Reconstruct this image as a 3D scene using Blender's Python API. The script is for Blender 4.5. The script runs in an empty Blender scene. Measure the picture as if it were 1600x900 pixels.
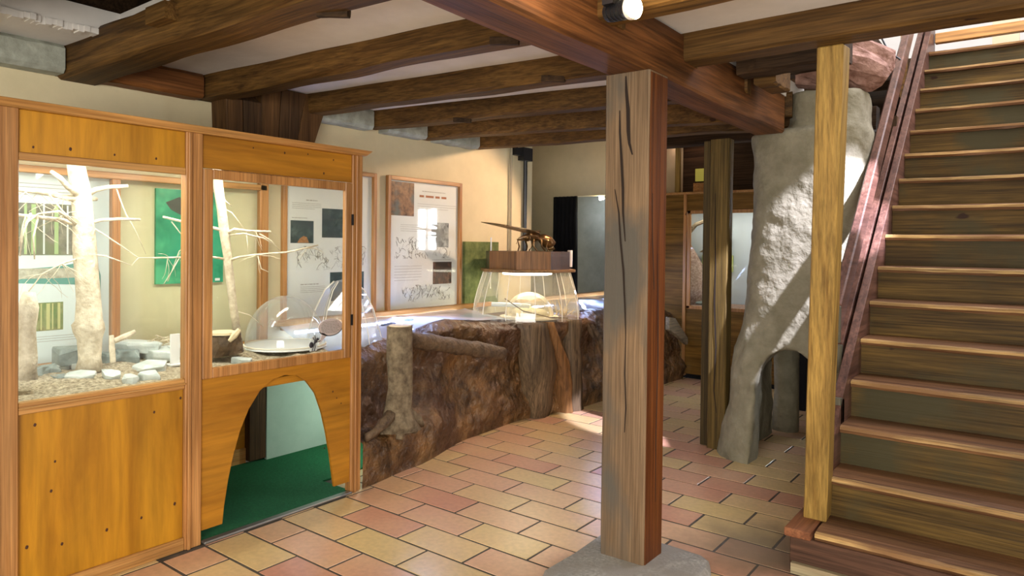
import bpy, bmesh, math, random
from mathutils import Vector, Matrix, Euler, noise
random.seed(7)
SC = bpy.context.scene
COL = SC.collection

# ------------------------------------------------------------------ camera
cam_d = bpy.data.cameras.new('camera')
cam = bpy.data.objects.new('camera', cam_d); COL.objects.link(cam)
cam_d.sensor_fit = 'HORIZONTAL'; cam_d.sensor_width = 36.0
cam_d.lens = 36.0 * 1087.94 / 1600.0
cam_d.shift_x = (800.0 - 801.45) / 1600.0
cam_d.shift_y = (398.81 - 450.0) / 1600.0
cam_d.clip_start = 0.05
cam.matrix_world = Matrix([[0.793912, -0.016586, 0.607806, 0.0], [0.607934, 0.003714, -0.793979, 0.0], [0.010911, 0.999856, 0.013032, 1.375002], [0.0, 0.0, 0.0, 1.0]])
SC.camera = cam

# ------------------------------------------------------------------ world, exposure
SC.view_settings.view_transform = 'Standard'
SC.view_settings.look = 'None'
SC.view_settings.gamma = 1.0
SC.view_settings.use_curve_mapping = False
SC.view_settings.exposure = 1.05
W = bpy.data.worlds.new('world'); SC.world = W; W.use_nodes = True
bg = W.node_tree.nodes['Background']
bg.inputs[0].default_value = (1.0, 0.93, 0.83, 1); bg.inputs[1].default_value = 0.78

def aim(o, target):
    d = Vector(target) - o.location
    o.rotation_euler = d.to_track_quat('-Z', 'Y').to_euler()

def area(name, loc, target, sx, sy, power, col):
    l = bpy.data.lights.new(name, 'AREA'); l.shape = 'RECTANGLE'; l.size = sx; l.size_y = sy
    l.energy = power; l.color = col
    o = bpy.data.objects.new(name, l); COL.objects.link(o); o.location = loc; aim(o, target); return o

def spot(name, loc, target, ang, power, col, r=0.03, blend=0.3):
    l = bpy.data.lights.new(name, 'SPOT'); l.energy = power; l.color = col
    l.spot_size = math.radians(ang); l.spot_blend = blend; l.shadow_soft_size = r
    o = bpy.data.objects.new(name, l); COL.objects.link(o); o.location = loc; aim(o, target); return o

def point(name, loc, power, col, r=0.05):
    l = bpy.data.lights.new(name, 'POINT'); l.energy = power; l.color = col; l.shadow_soft_size = r
    o = bpy.data.objects.new(name, l); COL.objects.link(o); o.location = loc; return o

# daylight from the windows behind the photographer
area('daylight_behind', (0.9, -2.4, 1.15), (-1.8, 3.0, 1.75), 2.4, 1.3, 100, (1.0, 0.95, 0.88))
# added alcove fill, then stairwell daylight from the upper floor
spot('alcove_fill_spot', (-3.0, 5.9, 2.55), (-5.0, 7.1, 1.9), 80, 12, (1.0, 0.70, 0.42), r=0.03, blend=0.7)  # unseen warm spot added to brighten the back wall
area('stairwell_daylight', (0.9, 5.2, 4.6), (-0.6, 4.6, 1.6), 1.6, 1.6, 75, (0.86, 0.84, 1.0))
spot('skylight_beam', (0.97, 3.8, 3.75), (-1.14, 4.53, 1.42), 12.5, 2100, (0.74, 0.75, 1.0), r=0.04, blend=0.12)
# warm ceiling spots out of frame, aimed at the wall posters and the bank
spot('warm_wall_spot', (-2.6, 5.38, 2.33), (-3.95, 4.1, 0.95), 84, 62, (1.0, 0.66, 0.44), r=0.03, blend=0.45)
spot('warm_bank_spot', (-1.62, 3.3, 2.20), (-3.3, 4.0, 0.65), 62, 8, (1.0, 0.74, 0.5), r=0.10, blend=1.0)

# ------------------------------------------------------------------ materials
MATS = {}
def nodes(name):
    m = bpy.data.materials.new(name); m.use_nodes = True
    nt = m.node_tree; return m, nt, nt.nodes, nt.links, nt.nodes['Principled BSDF']

def ramp(N, stops):
    r = N.new('ShaderNodeValToRGB'); e = r.color_ramp.elements
    while len(e) < len(stops): e.new(0.5)
    for i, (p, c) in enumerate(stops):
        e[i].position = p; e[i].color = (*c, 1)
    return r

def coords(N, L, scale=(1, 1, 1), world=False):
    tc = N.new('ShaderNodeTexCoord'); mp = N.new('ShaderNodeMapping')
    mp.inputs['Scale'].default_value = scale
    if world:
        g = N.new('ShaderNodeNewGeometry'); L.new(g.outputs['Position'], mp.inputs['Vector'])
    else:
        L.new(tc.outputs['Object'], mp.inputs['Vector'])
    return mp

def wood(name, light, dark, axis='x', grain=28, rough=0.5, knots=0.0, bump=0.15, mott=0.35, stain=None, world=True, knotscale=3.0, knotcol=(0.03, 0.012, 0.005)):
    if name in MATS: return MATS[name]
    m, nt, N, L, P = nodes(name)
    s = {'x': (0.9, grain, grain), 'y': (grain, 0.9, grain), 'z': (grain, grain, 0.9), 's': (grain, 1.5, 1.5)}[axis]
    mp = coords(N, L, s, world)
    n1 = N.new('ShaderNodeTexNoise'); n1.inputs['Scale'].default_value = 1.0; n1.inputs['Detail'].default_value = 7; n1.inputs['Roughness'].default_value = 0.65; n1.inputs['Distortion'].default_value = 0.6
    L.new(mp.outputs[0], n1.inputs['Vector'])
    r1 = ramp(N, [(0.30, dark), (0.62, light)]); L.new(n1.outputs['Fac'], r1.inputs[0])
    mp2 = coords(N, L, tuple(1.4 if a < 5 else 5.0 for a in s), world)
    n2 = N.new('ShaderNodeTexNoise'); n2.inputs['Scale'].default_value = 1.0; n2.inputs['Detail'].default_value = 4
    L.new(mp2.outputs[0], n2.inputs['Vector'])
    r2 = ramp(N, [(0.32, tuple([1 - mott] * 3)), (0.68, (1.12, 1.1, 1.05))]); L.new(n2.outputs['Fac'], r2.inputs[0])
    mx = N.new('ShaderNodeMix'); mx.data_type = 'RGBA'; mx.blend_type = 'MULTIPLY'; mx.inputs[0].default_value = 1
    L.new(r1.outputs[0], mx.inputs[6]); L.new(r2.outputs[0], mx.inputs[7])
    mpf = coords(N, L, tuple(2.6 if a < 5 else a * 4.2 for a in s), world)
    nf = N.new('ShaderNodeTexNoise'); nf.inputs['Scale'].default_value = 1.0; nf.inputs['Detail'].default_value = 5; nf.inputs['Roughness'].default_value = 0.6; nf.inputs['Distortion'].default_value = 0.3
    L.new(mpf.outputs[0], nf.inputs['Vector'])
    rf = ramp(N, [(0.36, (1 - mott * 1.1,) * 3), (0.60, (1.12, 1.12, 1.12))]); L.new(nf.outputs['Fac'], rf.inputs[0])
    mf = N.new('ShaderNodeMix'); mf.data_type = 'RGBA'; mf.blend_type = 'MULTIPLY'; mf.inputs[0].default_value = 1
    L.new(mx.outputs[2], mf.inputs[6]); L.new(rf.outputs[0], mf.inputs[7]); out = mf.outputs[2]
    if stain:
        n3 = N.new('ShaderNodeTexNoise'); n3.inputs['Scale'].default_value = 2.3; n3.inputs['Detail'].default_value = 5
        mp3 = coords(N, L, (1, 1, 1) if axis != 'z' else (1.6, 1.6, .7), world); L.new(mp3.outputs[0], n3.inputs['Vector'])
        r3 = ramp(N, [(0.50, (0, 0, 0)), (0.64, (1, 1, 1))]); L.new(n3.outputs['Fac'], r3.inputs[0])
        m3 = N.new('ShaderNodeMix'); m3.data_type = 'RGBA'; L.new(r3.outputs[0], m3.inputs[0]); L.new(out, m3.inputs[6]); m3.inputs[7].default_value = (*stain, 1)
        out = m3.outputs[2]
    if knots > 0:
        v = N.new('ShaderNodeTexVoronoi'); v.feature = 'F1'; v.inputs['Scale'].default_value = knotscale
        mp4 = coords(N, L, {'x': (.7, 1.3, 1.3), 'y': (1.3, .7, 1.3), 'z': (1.3, 1.3, .8), 's': (1, 1, 1)}[axis], world)
        nd = N.new('ShaderNodeTexNoise'); nd.inputs['Scale'].default_value = 14; L.new(mp4.outputs[0], nd.inputs['Vector'])
        va = N.new('ShaderNodeVectorMath'); va.operation = 'MULTIPLY_ADD'; va.inputs[1].default_value = (.05, .05, .05); L.new(nd.outputs['Color'], va.inputs[0]); L.new(mp4.outputs[0], va.inputs[2]); L.new(va.outputs[0], v.inputs['Vector'])
        rk = ramp(N, [(knots * 0.7, (1, 1, 1)), (knots, (0, 0, 0))]); L.new(v.outputs['Distance'], rk.inputs[0])
        m4 = N.new('ShaderNodeMix'); m4.data_type = 'RGBA'; L.new(rk.outputs[0], m4.inputs[0]); L.new(out, m4.inputs[6]); m4.inputs[7].default_value = (*knotcol, 1)
        out = m4.outputs[2]
    L.new(out, P.inputs['Base Color'])
    P.inputs['Roughness'].default_value = rough; P.inputs['Specular IOR Level'].default_value = 0.18 if rough > 0.44 else 0.4
    b = N.new('ShaderNodeBump'); b.inputs['Strength'].default_value = bump; b.inputs['Distance'].default_value = 0.01
    L.new(n1.outputs['Fac'], b.inputs['Height']); L.new(b.outputs[0], P.inputs['Normal'])
    MATS[name] = m; return m

def rough_mat(name, c1, c2, scale=6, rough=0.85, bump=0.3, dist=0.01, c3=None, s3=1.2, spec=0.3, fine=None):
    if name in MATS: return MATS[name]
    m, nt, N, L, P = nodes(name)
    mp = coords(N, L, (1, 1, 1), True)
    n1 = N.new('ShaderNodeTexNoise'); n1.inputs['Scale'].default_value = scale; n1.inputs['Detail'].default_value = 8; n1.inputs['Roughness'].default_value = 0.62
    L.new(mp.outputs[0], n1.inputs['Vector'])
    r1 = ramp(N, [(0.33, c1), (0.66, c2)]); L.new(n1.outputs['Fac'], r1.inputs[0]); out = r1.outputs[0]
    if c3:
        n3 = N.new('ShaderNodeTexNoise'); n3.inputs['Scale'].default_value = s3; n3.inputs['Detail'].default_value = 4
        L.new(mp.outputs[0], n3.inputs['Vector'])
        r3 = ramp(N, [(0.45, (0, 0, 0)), (0.62, (1, 1, 1))]); L.new(n3.outputs['Fac'], r3.inputs[0])
        m3 = N.new('ShaderNodeMix'); m3.data_type = 'RGBA'; L.new(r3.outputs[0], m3.inputs[0]); L.new(out, m3.inputs[6]); m3.inputs[7].default_value = (*c3, 1)
        out = m3.outputs[2]
    L.new(out, P.inputs['Base Color']); P.inputs['Roughness'].default_value = rough; P.inputs['Specular IOR Level'].default_value = spec
    nb = N.new('ShaderNodeTexNoise'); nb.inputs['Scale'].default_value = fine or scale * 4; nb.inputs['Detail'].default_value = 6
    L.new(mp.outputs[0], nb.inputs['Vector'])
    b = N.new('ShaderNodeBump'); b.inputs['Strength'].default_value = bump; b.inputs['Distance'].default_value = dist
    L.new(nb.outputs['Fac'], b.inputs['Height']); L.new(b.outputs[0], P.inputs['Normal'])
    MATS[name] = m; return m

def plain(name, c, rough=0.5, metal=0.0, emit=0.0, ecol=None, spec=0.5):
    if name in MATS: return MATS[name]
    m, nt, N, L, P = nodes(name)
    P.inputs['Base Color'].default_value = (*c, 1); P.inputs['Roughness'].default_value = rough; P.inputs['Metallic'].default_value = metal
    P.inputs['Specular IOR Level'].default_value = spec
    nz = N.new('ShaderNodeTexNoise'); nz.inputs['Scale'].default_value = 60
    b = N.new('ShaderNodeBump'); b.inputs['Strength'].default_value = 0.03; b.inputs['Distance'].default_value = 0.002
    L.new(nz.outputs['Fac'], b.inputs['Height']); L.new(b.outputs[0], P.inputs['Normal'])
    if emit: P.inputs['Emission Color'].default_value = (*(ecol or c), 1); P.inputs['Emission Strength'].default_value = emit
    MATS[name] = m; return m

def glass(name, tint=(1, 1, 1), refl=1.0, haze=0.0, hazecol=(.9, .92, .95)):
    if name in MATS: return MATS[name]
    m = bpy.data.materials.new(name); m.use_nodes = True; nt = m.node_tree; N = nt.nodes; L = nt.links
    for n in list(N): N.remove(n)
    o = N.new('ShaderNodeOutputMaterial'); t = N.new('ShaderNodeBsdfTransparent'); t.inputs[0].default_value = (*tint, 1)
    g = N.new('ShaderNodeBsdfGlossy'); g.inputs['Roughness'].default_value = 0.03
    nz = N.new('ShaderNodeTexNoise'); nz.inputs['Scale'].default_value = 3.0
    b = N.new('ShaderNodeBump'); b.inputs['Strength'].default_value = 0.05; b.inputs['Distance'].default_value = 0.01
    L.new(nz.outputs['Fac'], b.inputs['Height']); L.new(b.outputs[0], g.inputs['Normal'])
    f = N.new('ShaderNodeFresnel'); gm = N.new('ShaderNodeNewGeometry'); mi = N.new('ShaderNodeMix'); mi.data_type = 'FLOAT'; mi.inputs[2].default_value = 1.45; mi.inputs[3].default_value = 1 / 1.45
    L.new(gm.outputs['Backfacing'], mi.inputs[0]); L.new(mi.outputs[0], f.inputs[0])
    mu = N.new('ShaderNodeMath'); mu.operation = 'MULTIPLY'; mu.inputs[1].default_value = refl; L.new(f.outputs[0], mu.inputs[0])
    mx = N.new('ShaderNodeMixShader'); L.new(mu.outputs[0], mx.inputs[0]); L.new(t.outputs[0], mx.inputs[1]); L.new(g.outputs[0], mx.inputs[2])
    last = mx
    if haze:
        d = N.new('ShaderNodeBsdfDiffuse'); d.inputs[0].default_value = (*hazecol, 1)
        lw = N.new('ShaderNodeLayerWeight'); lw.inputs[0].default_value = 0.35
        ma = N.new('ShaderNodeMath'); ma.operation = 'MULTIPLY_ADD'; ma.inputs[1].default_value = haze * 2.5; ma.inputs[2].default_value = haze; L.new(lw.outputs['Facing'], ma.inputs[0])
        m2 = N.new('ShaderNodeMixShader'); L.new(ma.outputs[0], m2.inputs[0]); L.new(mx.outputs[0], m2.inputs[1]); L.new(d.outputs[0], m2.inputs[2]); last = m2
    L.new(last.outputs[0], o.inputs[0]); MATS[name] = m; return m

def tile_mat():
    m, nt, N, L, P = nodes('terracotta_tile')
    oi = N.new('ShaderNodeObjectInfo')
    mp = coords(N, L, (1, 1, 1), True)
    n1 = N.new('ShaderNodeTexNoise'); n1.inputs['Scale'].default_value = 2.6; n1.inputs['Detail'].default_value = 1; L.new(mp.outputs[0], n1.inputs['Vector'])
    a = N.new('ShaderNodeMath'); a.operation = 'MULTIPLY_ADD'; a.inputs[1].default_value = 0.42; L.new(n1.outputs['Fac'], a.inputs[0])
    c = N.new('ShaderNodeMath'); c.operation = 'MULTIPLY_ADD'; c.inputs[1].default_value = 0.66; c.inputs[2].default_value = -0.07; L.new(oi.outputs['Random'], c.inputs[0]); L.new(c.outputs[0], a.inputs[2])
    r = ramp(N, [(0.12, (0.60, 0.44, 0.20)), (0.38, (0.62, 0.42, 0.22)), (0.62, (0.60, 0.36, 0.22)), (0.88, (0.50, 0.23, 0.15))])
    L.new(a.outputs[0], r.inputs[0])
    n2 = N.new('ShaderNodeTexNoise'); n2.inputs['Scale'].default_value = 38; n2.inputs['Detail'].default_value = 6; L.new(mp.outputs[0], n2.inputs['Vector'])
    r2 = ramp(N, [(0.3, (0.86, 0.86, 0.86)), (0.7, (1.06, 1.05, 1.04))]); L.new(n2.outputs['Fac'], r2.inputs[0])
    mx = N.new('ShaderNodeMix'); mx.data_type = 'RGBA'; mx.blend_type = 'MULTIPLY'; mx.inputs[0].default_value = 1
    L.new(r.outputs[0], mx.inputs[6]); L.new(r2.outputs[0], mx.inputs[7])
    # walked-in dirt by the foot of the stairs
    vd = N.new('ShaderNodeVectorMath'); vd.operation = 'DISTANCE'; vd.inputs[1].default_value = (-1.02, 3.22, 0); L.new(mp.outputs[0], vd.inputs[0])
    nd = N.new('ShaderNodeTexNoise'); nd.inputs['Scale'].default_value = 7; nd.inputs['Detail'].default_value = 5; L.new(mp.outputs[0], nd.inputs['Vector'])
    ad = N.new('ShaderNodeMath'); ad.operation = 'MULTIPLY_ADD'; ad.inputs[1].default_value = 0.35; L.new(nd.outputs['Fac'], ad.inputs[0]); L.new(vd.outputs['Value'], ad.inputs[2])
    rd = ramp(N, [(0.30, (0.8, 0.8, 0.8)), (0.62, (0, 0, 0))]); L.new(ad.outputs[0], rd.inputs[0])
    md = N.new('ShaderNodeMix'); md.data_type = 'RGBA'; L.new(rd.outputs[0], md.inputs[0]); L.new(mx.outputs[2], md.inputs[6]); md.inputs[7].default_value = (0.13, 0.10, 0.065, 1)
    L.new(md.outputs[2], P.inputs['Base Color'])
    P.inputs['Roughness'].default_value = 0.30
    b = N.new('ShaderNodeBump'); b.inputs['Strength'].default_value = 0.08; b.inputs['Distance'].default_value = 0.003; L.new(n2.outputs['Fac'], b.inputs['Height'])
    n4 = N.new('ShaderNodeTexNoise'); n4.inputs['Scale'].default_value = 3.5; n4.inputs['Detail'].default_value = 0; L.new(mp.outputs[0], n4.inputs['Vector'])
    b2 = N.new('ShaderNodeBump'); b2.inputs['Strength'].default_value = 0.25; b2.inputs['Distance'].default_value = 0.01; L.new(b.outputs[0], P.inputs['Normal'])
    return m

M_TILE = tile_mat()
M_GROUT = rough_mat('grout', (0.05, 0.042, 0.033), (0.10, 0.085, 0.066), 12)
M_BEAM_X = wood('aged_joist_wood', (0.165, 0.085, 0.022), (0.06, 0.027, 0.007), 'x', 26, 0.6, 0.07, 0.35, 0.4, knotscale=3.4)
M_BEAM_Y = wood('aged_beam_wood', (0.20, 0.078, 0.023), (0.07, 0.024, 0.007), 'y', 22, 0.55, 0.08, 0.35, 0.4, knotscale=3)
M_POST_L = wood('grey_brown_post_wood', (0.225, 0.15, 0.088), (0.135, 0.085, 0.047), 'z', 42, 0.6, 0.0, 0.35, 0.25, stain=(0.10, 0.088, 0.070))
M_POST_Y = wood('yellow_brown_post_wood', (0.40, 0.25, 0.065), (0.19, 0.10, 0.022), 'z', 24, 0.5, 0.07, 0.25, 0.3, knotscale=3.6)
M_POST_D = wood('olive_post_wood', (0.17, 0.11, 0.03), (0.07, 0.045, 0.014), 'z', 30, 0.65, 0.06, 0.4, 0.4, knotscale=3)
M_PINE_Z = wood('pine_trim_upright', (0.50, 0.25, 0.085), (0.30, 0.12, 0.03), 'z', 36, 0.38, 0.05, 0.08, 0.25, knotscale=4, knotcol=(0.10, 0.03, 0.01))
M_PINE_Y = wood('pine_trim_level', (0.52, 0.28, 0.09), (0.33, 0.14, 0.035), 'y', 36, 0.38, 0.05, 0.08, 0.25, knotscale=4, knotcol=(0.10, 0.03, 0.01))
M_PLY = wood('varnished_plywood', (0.46, 0.215, 0.013), (0.30, 0.125, 0.006), 'z', 7, 0.36, 0.0, 0.05, 0.11, knotscale=4.2, knotcol=(0.07, 0.02, 0.008))
M_PLY2 = wood('varnished_plywood_cross', (0.40, 0.175, 0.014), (0.25, 0.095, 0.006), 'y', 10, 0.4, 0.0, 0.08, 0.13, knotscale=4.5, knotcol=(0.09, 0.03, 0.01))
M_DARKW = wood('dark_plank_wood', (0.075, 0.042, 0.02), (0.025, 0.014, 0.007), 'x', 20, 0.8, 0.0, 0.3, 0.4)
M_DARKZ = wood('dark_upright_wood', (0.11, 0.058, 0.024), (0.04, 0.02, 0.009), 'z', 22, 0.7, 0.0, 0.3, 0.4)
M_TREAD = wood('worn_tread_wood', (0.20, 0.10, 0.045), (0.085, 0.038, 0.018), 'x', 34, 0.45, 0.0, 0.3, 0.35)
M_NOSE = wood('worn_nosing_wood', (0.56, 0.37, 0.15), (0.24, 0.12, 0.04), 'x', 30, 0.45, 0.0, 0.5, 0.45, stain=(0.22, 0.115, 0.045))
M_RISER = wood('riser_wood', (0.15, 0.088, 0.02), (0.055, 0.03, 0.006), 'x', 30, 0.55, 0.08, 0.3, 0.45, knotscale=3.2, stain=(0.055, 0.045, 0.018))
M_STRING = wood('reddish_stringer_wood', (0.17, 0.082, 0.058), (0.075, 0.03, 0.021), 'y', 20, 0.38, 0.0, 0.15, 0.35)
M_GREYEND = wood('grey_end_grain', (0.16, 0.15, 0.11), (0.09, 0.085, 0.06), 'z', 30, 0.7)
M_PLASTER = rough_mat('white_plaster', (0.74, 0.71, 0.655), (0.82, 0.79, 0.735), 5, 0.9, 0.25, 0.006)
M_CREAM = rough_mat('cream_plaster', (0.63, 0.55, 0.345), (0.70, 0.61, 0.39), 4, 0.9, 0.35, 0.006)
M_STONEW = rough_mat('grey_infill_plaster', (0.24, 0.25, 0.20), (0.42, 0.44, 0.37), 9, 0.95, 0.5, 0.01)
M_CLAY = rough_mat('clay_render', (0.17, 0.152, 0.097), (0.27, 0.245, 0.17), 7, 0.85, 1.0, 0.02, fine=13)
M_MUD = rough_mat('brown_mud', (0.028, 0.013, 0.005), (0.24, 0.125, 0.045), 6, 0.40, 1.0, 0.05, c3=(0.075, 0.034, 0.014), s3=2.6, spec=0.5, fine=15)
M_SOIL = rough_mat('dry_soil', (0.20, 0.16, 0.10), (0.62, 0.53, 0.38), 60, 0.95, 1.0, 0.01, fine=120)
M_SLATE = rough_mat('pale_slate', (0.42, 0.47, 0.45), (0.66, 0.70, 0.68), 9, 0.6, 0.5, 0.008)
M_SLATED = rough_mat('dark_slate', (0.16, 0.20, 0.19), (0.34, 0.39, 0.37), 9, 0.6, 0.5, 0.008)
M_GRANITE = rough_mat('granite', (0.20, 0.195, 0.175), (0.40, 0.385, 0.35), 70, 0.8, 0.6, 0.006, c3=(0.26, 0.24, 0.21), s3=5)
M_BARK = rough_mat('grey_bark', (0.09, 0.065, 0.038), (0.25, 0.195, 0.12), 22, 0.9, 1.0, 0.012, fine=50)
M_BARKP = rough_mat('pale_bark', (0.50, 0.42, 0.29), (0.80, 0.72, 0.56), 24, 0.85, 0.8, 0.008, fine=60)
M_BARKD = rough_mat('dark_bark', (0.05, 0.032, 0.02), (0.17, 0.11, 0.06), 14, 0.6, 1.0, 0.015, fine=40)
M_SLAB = wood('grey_slab_wood', (0.19, 0.13, 0.075), (0.06, 0.04, 0.025), 'z', 26, 0.55, 0, 0.4, 0.4)
M_CUT = plain('pale_cut_wood', (0.72, 0.60, 0.38), 0.7)
M_CARPET = rough_mat('green_carpet', (0.006, 0.085, 0.03), (0.012, 0.14, 0.05), 90, 0.95, 0.6, 0.004)
M_GREENWALL = rough_mat('grey_green_board', (0.28, 0.38, 0.31), (0.36, 0.47, 0.39), 3, 0.7, 0.15, 0.004)
M_GREENPAINT = rough_mat('mottled_green_board', (0.07, 0.10, 0.03), (0.20, 0.24, 0.08), 11, 0.7, 0.2, 0.004)
M_GLASS = glass('window_glass', (0.97, 0.99, 0.98), 0.8)
M_PERSPEX = glass('acrylic', (0.97, 0.98, 0.97), 1.6, 0.05)
M_PERSPEXF = glass('acrylic_facet', (0.96, 0.96, 0.92), 1.3, 0.10, (0.95, 0.88, 0.70))
M_EDGE = glass('acrylic_edge', (0.95, 0.95, 0.9), 1.0, 0.5, (0.98, 0.92, 0.78))
M_COVER = glass('blue_acrylic_cover', (0.78, 0.84, 1.0), 2.4, 0.14, (0.72, 0.80, 1.0))
M_PAPER = plain('poster_paper', (0.86, 0.82, 0.77), 0.25)
M_INK = plain('poster_ink', (0.22, 0.18, 0.15), 0.6)
M_INKL = plain('poster_grey_ink', (0.45, 0.40, 0.35), 0.6)
M_INKR = plain('poster_red_ink', (0.45, 0.17, 0.08), 0.6)
M_METALD = plain('dark_metal', (0.03, 0.03, 0.032), 0.35, 0.6)
M_WHITE = plain('white_paint', (0.8, 0.8, 0.78), 0.4)
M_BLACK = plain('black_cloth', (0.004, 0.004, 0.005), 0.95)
M_BRONZE = rough_mat('bronze', (0.16, 0.085, 0.03), (0.34, 0.20, 0.09), 14, 0.28, 0.4, 0.006); MATS['bronze'].node_tree.nodes['Principled BSDF'].inputs['Metallic'].default_value = 0.9
M_TUBE = plain('fluorescent_tube', (1, 1, 1), 0.4, 0, 11.0, (0.95, 1.0, 0.97))
M_TUBEB = plain('cool_tube', (1, 1, 1), 0.4, 0, 20.0, (0.55, 0.66, 1.0))
M_LENS = plain('lamp_lens', (1, 1, 1), 0.4, 0, 30.0, (1.0, 0.86, 0.55))
M_RING = plain('ring_tube', (1, 1, 1), 0.4, 0, 4.5, (1.0, 0.93, 0.75))

# ------------------------------------------------------------------ mesh tools
class MB:
    """collects raw geometry in world space; becomes ONE mesh object"""
    def __init__(s): s.v = []; s.f = []; s.m = []
    def add(s, vs, fs, mi=0):
        o = len(s.v); s.v += [tuple(v) for v in vs]; s.f += [tuple(i + o for i in f) for f in fs]; s.m += [mi] * len(fs); return s
    def box(s, x0, x1, y0, y1, z0, z1, mi=0):
        return s.add([(x0, y0, z0), (x1, y0, z0), (x1, y1, z0), (x0, y1, z0), (x0, y0, z1), (x1, y0, z1), (x1, y1, z1), (x0, y1, z1)],
                     [(3, 2, 1, 0), (4, 5, 6, 7), (0, 1, 5, 4), (1, 2, 6, 5), (2, 3, 7, 6), (3, 0, 4, 7)], mi)
    def hexa(s, lo, hi, mi=0):
        return s.add(list(lo) + list(hi), [(3, 2, 1, 0), (4, 5, 6, 7), (0, 1, 5, 4), (1, 2, 6, 5), (2, 3, 7, 6), (3, 0, 4, 7)], mi)
    def quad(s, a, b, c, d, mi=0): return s.add([a, b, c, d], [(0, 1, 2, 3)], mi)
    def prism(s, pts, d, mi=0):
        """polygon extruded by vector d"""
        n = len(pts); d = Vector(d); a = [Vector(p) for p in pts]; b = [p + d for p in a]
        return s.add(a + b, [tuple(range(n))[::-1], tuple(range(n, 2 * n))] + [(i, (i + 1) % n, (i + 1) % n + n, i + n) for i in range(n)], mi)
    def tube(s, pts, rad, n=8, jit=0.0, mi=0, cap=True):
        pts = [Vector(p) for p in pts]; R = rad if isinstance(rad, (list, tuple)) else [rad] * len(pts)
        up = Vector((0.13, 0.21, 1)).normalized(); vs = []
        for i, p in enumerate(pts):
            d = (pts[min(i + 1, len(pts) - 1)] - pts[max(i - 1, 0)]).normalized()
            a = d.cross(up)
            if a.length < 0.2: a = d.cross(Vector((1, 0, 0)))
            a.normalize(); b = d.cross(a)
            for k in range(n):
                t = 2 * math.pi * k / n; q = p + (a * math.cos(t) + b * math.sin(t)) * R[i]
                if jit: q += (p - q) * (noise.noise(q * 17.0) * jit)
                vs.append(q)
        fs = [(i * n + k, i * n + (k + 1) % n, (i + 1) * n + (k + 1) % n, (i + 1) * n + k) for i in range(len(pts) - 1) for k in range(n)]
        if cap: fs += [tuple(range(n))[::-1], tuple((len(pts) - 1) * n + k for k in range(n))]
        return s.add(vs, fs, mi)
    def lathe(s, c, prof, n=32, mi=0, ax=(1, 1)):
        """prof = [(r, z)] about vertical axis through c"""
        vs = []
        for r, z in prof:
            for k in range(n):
                t = 2 * math.pi * k / n; vs.append((c[0] + r * ax[0] * math.cos(t), c[1] + r * ax[1] * math.sin(t), c[2] + z))
        fs = [(i * n + k, i * n + (k + 1) % n, (i + 1) * n + (k + 1) % n, (i + 1) * n + k) for i in range(len(prof) - 1) for k in range(n)]
        return s.add(vs, fs, mi)
    def ball(s, c, r, n=12, m=8, jit=0.0, mi=0, rot=None):
        r = r if isinstance(r, (list, tuple)) else (r, r, r); vs = []; c = Vector(c)
        for i in range(m + 1):
            a = math.pi * i / m
            for k in range(n):
                t = 2 * math.pi * k / n; q = Vector((r[0] * math.sin(a) * math.cos(t), r[1] * math.sin(a) * math.sin(t), r[2] * math.cos(a)))
                if rot: q = rot @ q
                if jit: q *= 1 + jit * noise.noise((c + q) * 9)
                vs.append(c + q)
        fs = [(i * n + k, (i + 1) * n + k, (i + 1) * n + (k + 1) % n, i * n + (k + 1) % n) for i in range(m) for k in range(n)]
        return s.add(vs, fs, mi)

def build(name, mb, mat, parent=None, smooth=False, label=None, cat=None, group=None, kind=None, bevel=0, weld=False, seg=1):
    vs = [Vector(v) for v in mb.v]
    if parent is not None:
        org = WORLD[parent.name]
    else:
        xs = [v.x for v in vs]; ys = [v.y for v in vs]; zs = [v.z for v in vs]
        org = Vector(((min(xs) + max(xs)) / 2, (min(ys) + max(ys)) / 2, min(zs)))
        if name in STRUCT0: org = Vector((0, 0, 0))
    me = bpy.data.meshes.new(name); me.from_pydata([v - org for v in vs], [], mb.f)
    for mt in (mat if isinstance(mat, (list, tuple)) else [mat]): me.materials.append(mt)
    if any(mb.m): me.polygons.foreach_set('material_index', mb.m)
    bm = bmesh.new(); bm.from_mesh(me)
    if weld: bmesh.ops.remove_doubles(bm, verts=bm.verts, dist=1e-5)
    bmesh.ops.recalc_face_normals(bm, faces=bm.faces); bm.to_mesh(me); bm.free()
    if smooth: me.polygons.foreach_set('use_smooth', [True] * len(me.polygons))
    me.update()
    o = bpy.data.objects.new(name, me); COL.objects.link(o)
    if parent is not None: o.parent = parent; WORLD[o.name] = org
    else: o.location = org; WORLD[o.name] = org
    if bevel:
        b = o.modifiers.new('bevel', 'BEVEL'); b.width = bevel; b.segments = seg; b.limit_method = 'ANGLE'
    tag(o, label, cat, group, kind)
    return o

WORLD = {}
STRUCT0 = set()
def tag(o, label=None, cat=None, group=None, kind=None):
    if label: o['label'] = label
    if cat: o['category'] = cat
    if group: o['group'] = group
    if kind: o['kind'] = kind
    return o
def thing(name, loc, label, cat, group=None, kind=None):
    o = bpy.data.objects.new(name, None); COL.objects.link(o); o.location = loc; o.empty_display_size = 0.05
    WORLD[o.name] = Vector(loc); return tag(o, label, cat, group, kind)
def share(name, src, parent, offset, rot=(0, 0, 0), mat=None):
    """a part that shares a mesh; offset = world position"""
    o = bpy.data.objects.new(name, src); COL.objects.link(o); o.parent = parent
    o.location = Vector(offset) - WORLD[parent.name]; o.rotation_euler = rot; return o

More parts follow.
